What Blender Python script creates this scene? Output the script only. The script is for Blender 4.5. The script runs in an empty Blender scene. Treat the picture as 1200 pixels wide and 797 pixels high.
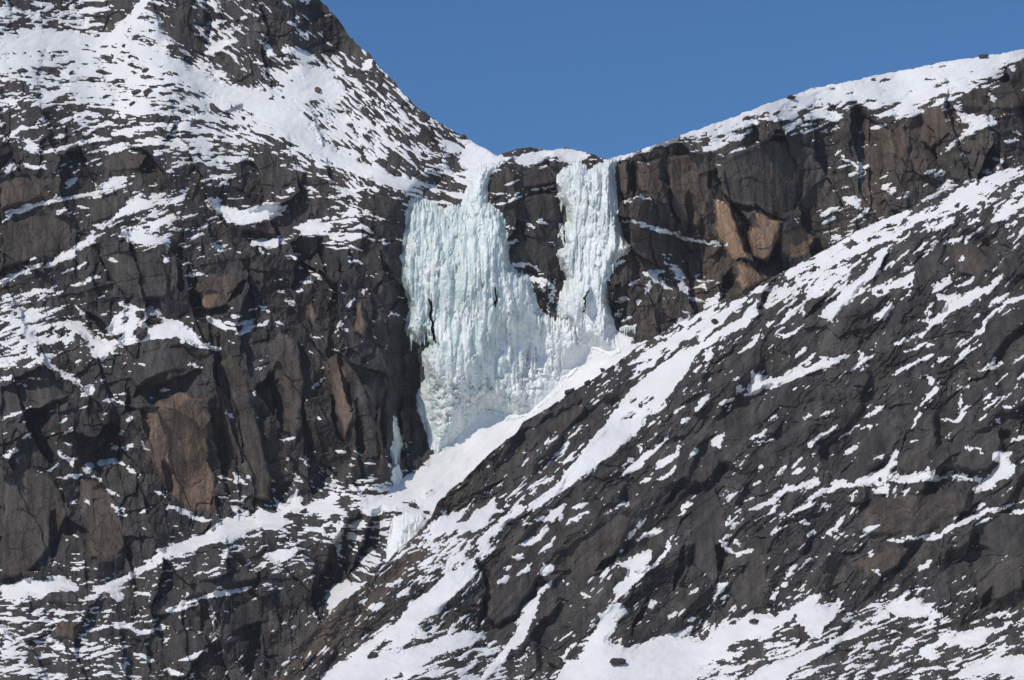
import bpy, math, time
import numpy as np
T0 = time.time()
scene = bpy.context.scene
COL = scene.collection
R = math.radians
# ------------------------------------------------------------------ camera
FPX, CX, CY, PITCH = 3403.0, 600.0, 398.5, R(12.0)
CAM = np.array([0.0, 0.0, 1.7])
cam = bpy.data.objects.new('camera', bpy.data.cameras.new('camera'))
COL.objects.link(cam)
cam.location = CAM
cam.rotation_euler = (R(90) + PITCH, 0, 0)
cam.data.sensor_width = 36.0
cam.data.lens = 36.0 * FPX / 1200.0
cam.data.clip_start = 1.0
cam.data.clip_end = 30000.0
scene.camera = cam
# ------------------------------------------------------------------ sky and sun
SUN_EL, SUN_AZ = R(41.0), R(42.0)        # azimuth left of the line behind the camera
sdir = (-math.sin(SUN_AZ) * math.cos(SUN_EL), -math.cos(SUN_AZ) * math.cos(SUN_EL), math.sin(SUN_EL))
world = bpy.data.worlds.new('World')
scene.world = world
world.use_nodes = True
nt = world.node_tree
nt.nodes.clear()
sky = nt.nodes.new('ShaderNodeTexSky')
sky.sky_type = 'NISHITA'
sky.sun_disc = False
sky.sun_elevation = SUN_EL
sky.sun_rotation = math.atan2(sdir[0], sdir[1])
sky.altitude = 800.0
sky.air_density = 1.0
sky.dust_density = 0.0
sky.ozone_density = 6.0
bg = nt.nodes.new('ShaderNodeBackground')
bg.inputs['Strength'].default_value = 0.085
wo = nt.nodes.new('ShaderNodeOutputWorld')
hue = nt.nodes.new('ShaderNodeMix'); hue.data_type = 'RGBA'; hue.blend_type = 'MULTIPLY'; hue.inputs[0].default_value = 1.0
hue.inputs[7].default_value = (0.66, 0.93, 1.12, 1.0)          # the deep clear blue of dry arctic air
nt.links.new(sky.outputs[0], hue.inputs[6])
nt.links.new(hue.outputs[2], bg.inputs[0])
nt.links.new(bg.outputs[0], wo.inputs[0])
sun = bpy.data.objects.new('sun', bpy.data.lights.new('sun', 'SUN'))
COL.objects.link(sun)
sun.data.energy = 2.85
sun.data.angle = R(0.53)
sun.data.color = (1.0, 0.93, 0.84)
sun.location = (-300, -300, 600)
sun.rotation_euler = (math.pi / 2 - SUN_EL, 0, -SUN_AZ)
vs = scene.view_settings
vs.view_transform = 'Standard'
vs.look = 'None'
vs.gamma = 1.0
vs.exposure = 0.0
vs.use_curve_mapping = False
scene.cycles.max_bounces = 5

# ------------------------------------------------------------------ numeric helpers
def world_pt(u, v, d):
    """point seen in direction (u, v) at distance d in front of the camera"""
    x = (u - CX) / FPX * d
    yc = -(v - CY) / FPX * d
    c, s = math.cos(PITCH), math.sin(PITCH)
    return np.stack([x, d * c - yc * s, CAM[2] + d * s + yc * c], -1)

_rng = np.random.default_rng(11)
_perm = _rng.permutation(4096).astype(np.int32)
_gx = np.cos(_rng.random(4096) * 6.2832).astype(np.float32)
_gy = np.sin(_rng.random(4096) * 6.2832).astype(np.float32)
_rv = _rng.random((4, 4096)).astype(np.float32)
_ga = _rng.random(4096) * 6.2832
_gx, _gy = np.cos(_ga).astype(np.float32), np.sin(_ga).astype(np.float32)

def hsh(ix, iy, seed):
    return _perm[(_perm[(ix + seed * 131) & 4095] + iy) & 4095]

def noise(x, y, seed=0):
    x = np.asarray(x, np.float32); y = np.asarray(y, np.float32)
    fx, fy = np.floor(x), np.floor(y)
    ix, iy = fx.astype(np.int32), fy.astype(np.int32)
    fx, fy = x - fx, y - fy
    sx, sy = fx * fx * (3 - 2 * fx), fy * fy * (3 - 2 * fy)
    def g(ox, oy):
        h = hsh(ix + ox, iy + oy, seed)
        return _gx[h] * (fx - ox) + _gy[h] * (fy - oy)
    a, b, c, d = g(0, 0), g(1, 0), g(0, 1), g(1, 1)
    t = a + (b - a) * sx
    return (t + (c + (d - c) * sx - t) * sy) * 1.5

def fbm(x, y, seed=0, n=4, gain=0.55):
    s, a, t = 0.0, 1.0, 0.0
    for i in range(n):
        s = s + a * noise(x * 2.03 ** i + 17.3 * i, y * 2.03 ** i - 9.1 * i, seed + i)
        t += a * a
        a *= gain
    return s / math.sqrt(t)

def cells(x, y, seed=0, tilt=0.5, step=0.5, down=0.0):
    """broken rock: jittered cells, each a tilted facet. returns height, edge distance, id"""
    x = np.asarray(x, np.float32); y = np.asarray(y, np.float32)
    ix, iy = np.floor(x).astype(np.int32), np.floor(y).astype(np.int32)
    f1 = np.full(x.shape, 9.0, np.float32); f2 = f1.copy()
    hh = np.zeros(x.shape, np.float32); idd = np.zeros(x.shape, np.int32)
    for ox in (-1, 0, 1):
        for oy in (-1, 0, 1):
            h = hsh(ix + ox, iy + oy, seed)
            dx = ix + ox + 0.15 + 0.7 * _rv[0][h] - x
            dy = iy + oy + 0.15 + 0.7 * _rv[1][h] - y
            d = np.sqrt(dx * dx + dy * dy)
            new = d < f1
            f2 = np.where(new, f1, np.minimum(f2, d))
            pl = tilt * (_gx[h] * dx + _gy[h] * dy) + step * (_rv[2][h] - 0.5) + down * dy
            hh = np.where(new, pl, hh)
            idd = np.where(new, h, idd)
            f1 = np.where(new, d, f1)
    return hh, f2 - f1, idd

def blur(a, r):
    """three box blurs"""
    a = a.astype(np.float32)
    r = int(max(1, round(r)))
    for ax in (0, 1):
        for _ in range(3):
            pad = [(0, 0), (0, 0)]
            pad[ax] = (r + 1, r)
            c = np.cumsum(np.pad(a, pad, mode='edge').astype(np.float64), axis=ax)
            if ax == 0:
                a = ((c[2 * r + 1:] - c[:-2 * r - 1]) / (2 * r + 1)).astype(np.float32)
            else:
                a = ((c[:, 2 * r + 1:] - c[:, :-2 * r - 1]) / (2 * r + 1)).astype(np.float32)
    return a

def sstep(a, b, x):
    t = np.clip((x - a) / (b - a), 0, 1)
    return t * t * (3 - 2 * t)

def pts(s):
    return np.array([[float(q) for q in p.split(',')] for p in s.split()], np.float32)

def seg_dist(px, py, P, closed=False):
    best = np.full(px.shape, 1e9, np.float32)
    tt = np.zeros(px.shape, np.float32)
    n = len(P)
    for i in range(n if closed else max(n - 1, 1)):
        a, b = P[i], P[(i + 1) % n]
        e = b - a
        L = float(e @ e) + 1e-6
        t = np.clip(((px - a[0]) * e[0] + (py - a[1]) * e[1]) / L, 0, 1)
        d = np.hypot(px - a[0] - t * e[0], py - a[1] - t * e[1])
        m = d < best
        best = np.where(m, d, best)
        tt = np.where(m, (i + t) / max(n - 1, 1), tt)
    return best, tt

def inside(px, py, P):
    r = np.zeros(px.shape, bool)
    n = len(P)
    for i in range(n):
        (x0, y0), (x1, y1) = P[i], P[(i + 1) % n]
        if y0 == y1:
            continue
        c = ((y0 > py) != (y1 > py)) & (px < (x1 - x0) * (py - y0) / (y1 - y0) + x0)
        r ^= c
    return r

def window(ucoord, vcoord, P, m):
    a = np.searchsorted(ucoord, [P[:, 0].min() - m, P[:, 0].max() + m])
    b = np.searchsorted(vcoord, [P[:, 1].min() - m, P[:, 1].max() + m])
    return slice(max(b[0] - 1, 0), b[1] + 1), slice(max(a[0] - 1, 0), a[1] + 1)

def idw(U, V, table, sig, cols):
    """smooth interpolation of scattered control values"""
    st = 8
    u, v = U[::st, ::st], V[::st, ::st]
    w_s = 0.0
    out = [0.0] * cols
    for row in table:
        w = 1.0 / (((u - row[0]) ** 2 + (v - row[1]) ** 2) / sig ** 2 + 0.08) ** 2
        w_s = w_s + w
        for k in range(cols):
            out[k] = out[k] + w * row[2 + k]
    res = []
    H, W = U.shape
    iy = np.arange(H) / st; ix = np.arange(W) / st
    y0 = np.minimum(iy.astype(int), u.shape[0] - 1); x0 = np.minimum(ix.astype(int), u.shape[1] - 1)
    y1 = np.minimum(y0 + 1, u.shape[0] - 1); x1 = np.minimum(x0 + 1, u.shape[1] - 1)
    fy = (iy - y0)[:, None]; fx = (ix - x0)[None, :]
    for k in range(cols):
        a = out[k] / w_s
        r = (a[y0][:, x0] * (1 - fy) * (1 - fx) + a[y1][:, x0] * fy * (1 - fx)
             + a[y0][:, x1] * (1 - fy) * fx + a[y1][:, x1] * fy * fx)
        res.append(r.astype(np.float32))
    return res

def ppf(p):
    p = np.clip(p, 0.004, 0.996)
    return np.log(p / (1 - p)) / 1.702

# ------------------------------------------------------------------ materials
def mat_new(name):
    m = bpy.data.materials.new(name)
    m.use_nodes = True
    t = m.node_tree
    return m, t, t.nodes['Principled BSDF'], t.nodes, t.links

def mk_rock():
    m, t, b, N, L = mat_new('gneiss')
    b.inputs['Roughness'].default_value = 0.85
    b.inputs['Specular IOR Level'].default_value = 0.25
    geo = N.new('ShaderNodeNewGeometry')
    at = N.new('ShaderNodeAttribute'); at.attribute_name = 'tint'
    sep = N.new('ShaderNodeSeparateColor'); L.new(at.outputs['Color'], sep.inputs[0])
    n1 = N.new('ShaderNodeTexNoise'); n1.inputs['Scale'].default_value = 0.09; n1.inputs['Detail'].default_value = 8; n1.inputs['Roughness'].default_value = 0.65
    L.new(geo.outputs['Position'], n1.inputs['Vector'])
    # water streaks run down the faces: stretched along z
    mp = N.new('ShaderNodeMapping'); mp.inputs['Scale'].default_value = (0.55, 0.1, 0.035)
    L.new(geo.outputs['Position'], mp.inputs['Vector'])
    n2 = N.new('ShaderNodeTexNoise'); n2.inputs['Scale'].default_value = 1.0; n2.inputs['Detail'].default_value = 5
    L.new(mp.outputs[0], n2.inputs['Vector'])
    n3 = N.new('ShaderNodeTexNoise'); n3.inputs['Scale'].default_value = 1.6; n3.inputs['Detail'].default_value = 6; n3.inputs['Roughness'].default_value = 0.7
    L.new(geo.outputs['Position'], n3.inputs['Vector'])
    r1 = N.new('ShaderNodeValToRGB')
    r1.color_ramp.elements[0].position = 0.3; r1.color_ramp.elements[0].color = (0.040, 0.036, 0.034, 1)
    r1.color_ramp.elements[1].position = 0.72; r1.color_ramp.elements[1].color = (0.100, 0.089, 0.079, 1)
    e = r1.color_ramp.elements.new(0.52); e.color = (0.066, 0.059, 0.053, 1)
    L.new(n1.outputs['Fac'], r1.inputs['Fac'])
    def mix(kind, fac, a, c):
        x = N.new('ShaderNodeMix'); x.data_type = 'RGBA'; x.blend_type = kind
        if isinstance(fac, float): x.inputs[0].default_value = fac
        else: L.new(fac, x.inputs[0])
        for s, i in ((a, 6), (c, 7)):
            if isinstance(s, tuple): x.inputs[i].default_value = s
            else: L.new(s, x.inputs[i])
        return x.outputs[2]
    c = mix('MIX', sep.outputs[0], r1.outputs[0], (0.50, 0.305, 0.18, 1))      # fresh brown fracture faces
    c = mix('MIX', sep.outputs[1], c, (0.135, 0.100, 0.072, 1))                # dry heath and lichen
    r2 = N.new('ShaderNodeMapRange'); r2.inputs[1].default_value = 0.36; r2.inputs[2].default_value = 0.62; r2.inputs[3].default_value = 0.62; r2.inputs[4].default_value = 1.22
    L.new(n2.outputs['Fac'], r2.inputs[0])
    c = mix('MULTIPLY', 0.8, c, r2.outputs[0])
    r3 = N.new('ShaderNodeMapRange'); r3.inputs[1].default_value = 0.3; r3.inputs[2].default_value = 0.7; r3.inputs[3].default_value = 0.7; r3.inputs[4].default_value = 1.3
    L.new(n3.outputs['Fac'], r3.inputs[0])
    c = mix('MULTIPLY', 0.8, c, r3.outputs[0])
    r5 = N.new('ShaderNodeMapRange'); r5.inputs[3].default_value = 0.45; r5.inputs[4].default_value = 1.5
    L.new(sep.outputs[2], r5.inputs[0])
    c = mix('MULTIPLY', 0.9, c, r5.outputs[0])
    L.new(c, b.inputs['Base Color'])
    bp = N.new('ShaderNodeBump'); bp.inputs['Strength'].default_value = 0.55; bp.inputs['Distance'].default_value = 0.35
    L.new(n3.outputs['Fac'], bp.inputs['Height'])
    last = bp.outputs[0]
    for sc, ds in (((0.32, 0.2, 0.16), 0.5), ((0.9, 0.5, 0.42), 0.25)):
        m2 = N.new('ShaderNodeMapping'); m2.inputs['Scale'].default_value = sc; m2.inputs['Rotation'].default_value = (0.1, 0.35, 0.2)
        wv = N.new('ShaderNodeMix'); wv.data_type = 'VECTOR'; wv.inputs[0].default_value = 0.06
        L.new(geo.outputs['Position'], m2.inputs['Vector'])
        L.new(m2.outputs[0], wv.inputs[4]); L.new(n3.outputs['Color'], wv.inputs[5])
        vo = N.new('ShaderNodeTexVoronoi'); vo.feature = 'DISTANCE_TO_EDGE'; vo.inputs['Scale'].default_value = 1.0
        L.new(wv.outputs[1], vo.inputs['Vector'])
        mr = N.new('ShaderNodeMapRange'); mr.inputs[1].default_value = 0.0; mr.inputs[2].default_value = 0.07
        L.new(vo.outputs['Distance'], mr.inputs[0])
        b2 = N.new('ShaderNodeBump'); b2.inputs['Strength'].default_value = 0.5; b2.inputs['Distance'].default_value = ds
        L.new(mr.outputs[0], b2.inputs['Height']); L.new(last, b2.inputs['Normal'])
        last = b2.outputs[0]
    L.new(last, b.inputs['Normal'])
    return m

def mk_snow(name, col, bump=0.12, dirt=0.0):
    m, t, b, N, L = mat_new(name)
    b.inputs['Roughness'].default_value = 0.7
    b.inputs['Specular IOR Level'].default_value = 0.25
    geo = N.new('ShaderNodeNewGeometry')
    n = N.new('ShaderNodeTexNoise'); n.inputs['Scale'].default_value = 0.8; n.inputs['Detail'].default_value = 6
    L.new(geo.outputs['Position'], n.inputs['Vector'])
    r = N.new('ShaderNodeValToRGB')
    r.color_ramp.elements[0].position = 0.3; r.color_ramp.elements[0].color = tuple(k * 0.85 for k in col) + (1,)
    r.color_ramp.elements[1].position = 0.6; r.color_ramp.elements[1].color = col + (1,)
    nb = N.new('ShaderNodeTexNoise'); nb.inputs['Scale'].default_value = 0.06; nb.inputs['Detail'].default_value = 7; nb.inputs['Roughness'].default_value = 0.7
    L.new(geo.outputs['Position'], nb.inputs['Vector'])
    L.new(nb.outputs['Fac'], r.inputs['Fac'])
    L.new(r.outputs[0], b.inputs['Base Color'])
    mp = N.new('ShaderNodeMapping'); mp.inputs['Rotation'].default_value = (0, 0.6, 0.3); mp.inputs['Scale'].default_value = (0.25, 0.5, 1.1)
    L.new(geo.outputs['Position'], mp.inputs['Vector'])
    nr = N.new('ShaderNodeTexNoise'); nr.inputs['Scale'].default_value = 0.9; nr.inputs['Detail'].default_value = 5
    L.new(mp.outputs[0], nr.inputs['Vector'])
    bq = N.new('ShaderNodeBump'); bq.inputs['Strength'].default_value = 0.25; bq.inputs['Distance'].default_value = 0.6
    L.new(nr.outputs['Fac'], bq.inputs['Height'])
    bp = N.new('ShaderNodeBump'); bp.inputs['Strength'].default_value = bump; bp.inputs['Distance'].default_value = 0.5
    L.new(n.outputs['Fac'], bp.inputs['Height']); L.new(bq.outputs[0], bp.inputs['Normal'])
    L.new(bp.outputs[0], b.inputs['Normal'])
    return m

def mk_ice():
    m, t, b, N, L = mat_new('ice')
    b.inputs['Roughness'].default_value = 0.38
    b.inputs['Specular IOR Level'].default_value = 0.4
    geo = N.new('ShaderNodeNewGeometry')
    at = N.new('ShaderNodeAttribute'); at.attribute_name = 'tint'
    sep = N.new('ShaderNodeSeparateColor'); L.new(at.outputs['Color'], sep.inputs[0])
    mp = N.new('ShaderNodeMapping'); mp.inputs['Scale'].default_value = (0.6, 0.3, 0.12)
    L.new(geo.outputs['Position'], mp.inputs['Vector'])
    n = N.new('ShaderNodeTexNoise'); n.inputs['Scale'].default_value = 1.0; n.inputs['Detail'].default_value = 6
    L.new(mp.outputs[0], n.inputs['Vector'])
    r = N.new('ShaderNodeValToRGB')
    r.color_ramp.elements[0].position = 0.32; r.color_ramp.elements[0].color = (0.44, 0.57, 0.525, 1)
    r.color_ramp.elements[1].position = 0.6; r.color_ramp.elements[1].color = (0.78, 0.81, 0.775, 1)
    L.new(n.outputs['Fac'], r.inputs['Fac'])
    x = N.new('ShaderNodeMix'); x.data_type = 'RGBA'
    L.new(sep.outputs[0], x.inputs[0]); L.new(r.outputs[0], x.inputs[6]); x.inputs[7].default_value = (0.84, 0.84, 0.82, 1)
    L.new(x.outputs[2], b.inputs['Base Color'])
    n4 = N.new('ShaderNodeTexNoise'); n4.inputs['Scale'].default_value = 1.8; n4.inputs['Detail'].default_value = 5
    L.new(geo.outputs['Position'], n4.inputs['Vector'])
    bp = N.new('ShaderNodeBump'); bp.inputs['Strength'].default_value = 0.4; bp.inputs['Distance'].default_value = 0.4
    L.new(n4.outputs['Fac'], bp.inputs['Height'])
    L.new(bp.outputs[0], b.inputs['Normal'])
    return m

ROCK = mk_rock()
SNOW = mk_snow('snow', (0.81, 0.80, 0.785))
ICE = mk_ice()

# ------------------------------------------------------------------ object helpers
def tag(o, label=None, cat=None, group=None, kind=None):
    if label: o['label'] = label
    if cat: o['category'] = cat
    if group: o['group'] = group
    if kind: o['kind'] = kind
    return o

def mesh_obj(name, co, quads, mat, parent=None, tint=None, smooth=False, normals=None):
    """quads: (n,4) indices into co; triangles given as 4 with last == third"""
    used, inv = np.unique(quads, return_inverse=True)
    q = inv.reshape(quads.shape).astype(np.int32)
    me = bpy.data.meshes.new(name)
    c = co[used].astype(np.float32)
    me.vertices.add(len(c)); me.vertices.foreach_set('co', c.ravel())
    me.loops.add(q.size); me.loops.foreach_set('vertex_index', q.ravel())
    k = q.shape[1]
    me.polygons.add(len(q))
    me.polygons.foreach_set('loop_start', np.arange(0, q.size, k, dtype=np.int32))
    me.polygons.foreach_set('loop_total', np.full(len(q), k, np.int32))
    me.update(calc_edges=True)
    if tint is not None:
        a = me.attributes.new('tint', 'FLOAT_COLOR', 'POINT')
        tc = np.zeros((len(used), 4), np.float32); tc[:, :tint.shape[-1]] = tint[used]; tc[:, 3] = 1
        a.data.foreach_set('color', tc.ravel())
    me.polygons.foreach_set('use_smooth', np.full(len(q), bool(smooth)))
    if normals is not None:
        me.normals_split_custom_set_from_vertices(normals[used])
    me.materials.append(mat)
    o = bpy.data.objects.new(name, me)
    COL.objects.link(o)
    if parent is not None:
        o.parent = parent
    return o

def grid_normals(P):
    du = np.gradient(P, axis=1); dv = np.gradient(P, axis=0)
    n = np.cross(du, -dv)
    n /= np.linalg.norm(n, axis=-1, keepdims=True) + 1e-9
    s = np.sign((n * (P - CAM)).sum(-1, keepdims=True))
    return -n * np.where(s == 0, 1, s)

def components(mask):
    """4-connected labels of a boolean grid (run based union-find)"""
    H, W = mask.shape
    lab = np.full((H, W), -1, np.int32)
    parent = []
    def find(a):
        while parent[a] != a:
            parent[a] = parent[parent[a]]; a = parent[a]
        return a
    prev = []
    for y in range(H):
        row = mask[y]
        if not row.any():
            prev = []; continue
        d = np.diff(np.concatenate([[0], row.view(np.int8), [0]]))
        st, en = np.where(d == 1)[0], np.where(d == -1)[0]
        cur = []
        j = 0
        for a, b in zip(st.tolist(), en.tolist()):
            idn = -1
            while j < len(prev) and prev[j][1] <= a: j += 1
            k = j
            while k < len(prev) and prev[k][0] < b:
                r = find(prev[k][2])
                if idn < 0: idn = r
                elif r != idn: parent[r] = idn
                k += 1
            if idn < 0:
                idn = len(parent); parent.append(idn)
            lab[y, a:b] = idn
            cur.append((a, b, idn))
        prev = cur
    if parent:
        root = np.array([find(i) for i in range(len(parent))], np.int32)
        lab = np.where(lab >= 0, root[np.maximum(lab, 0)], -1)
    return lab

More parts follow.
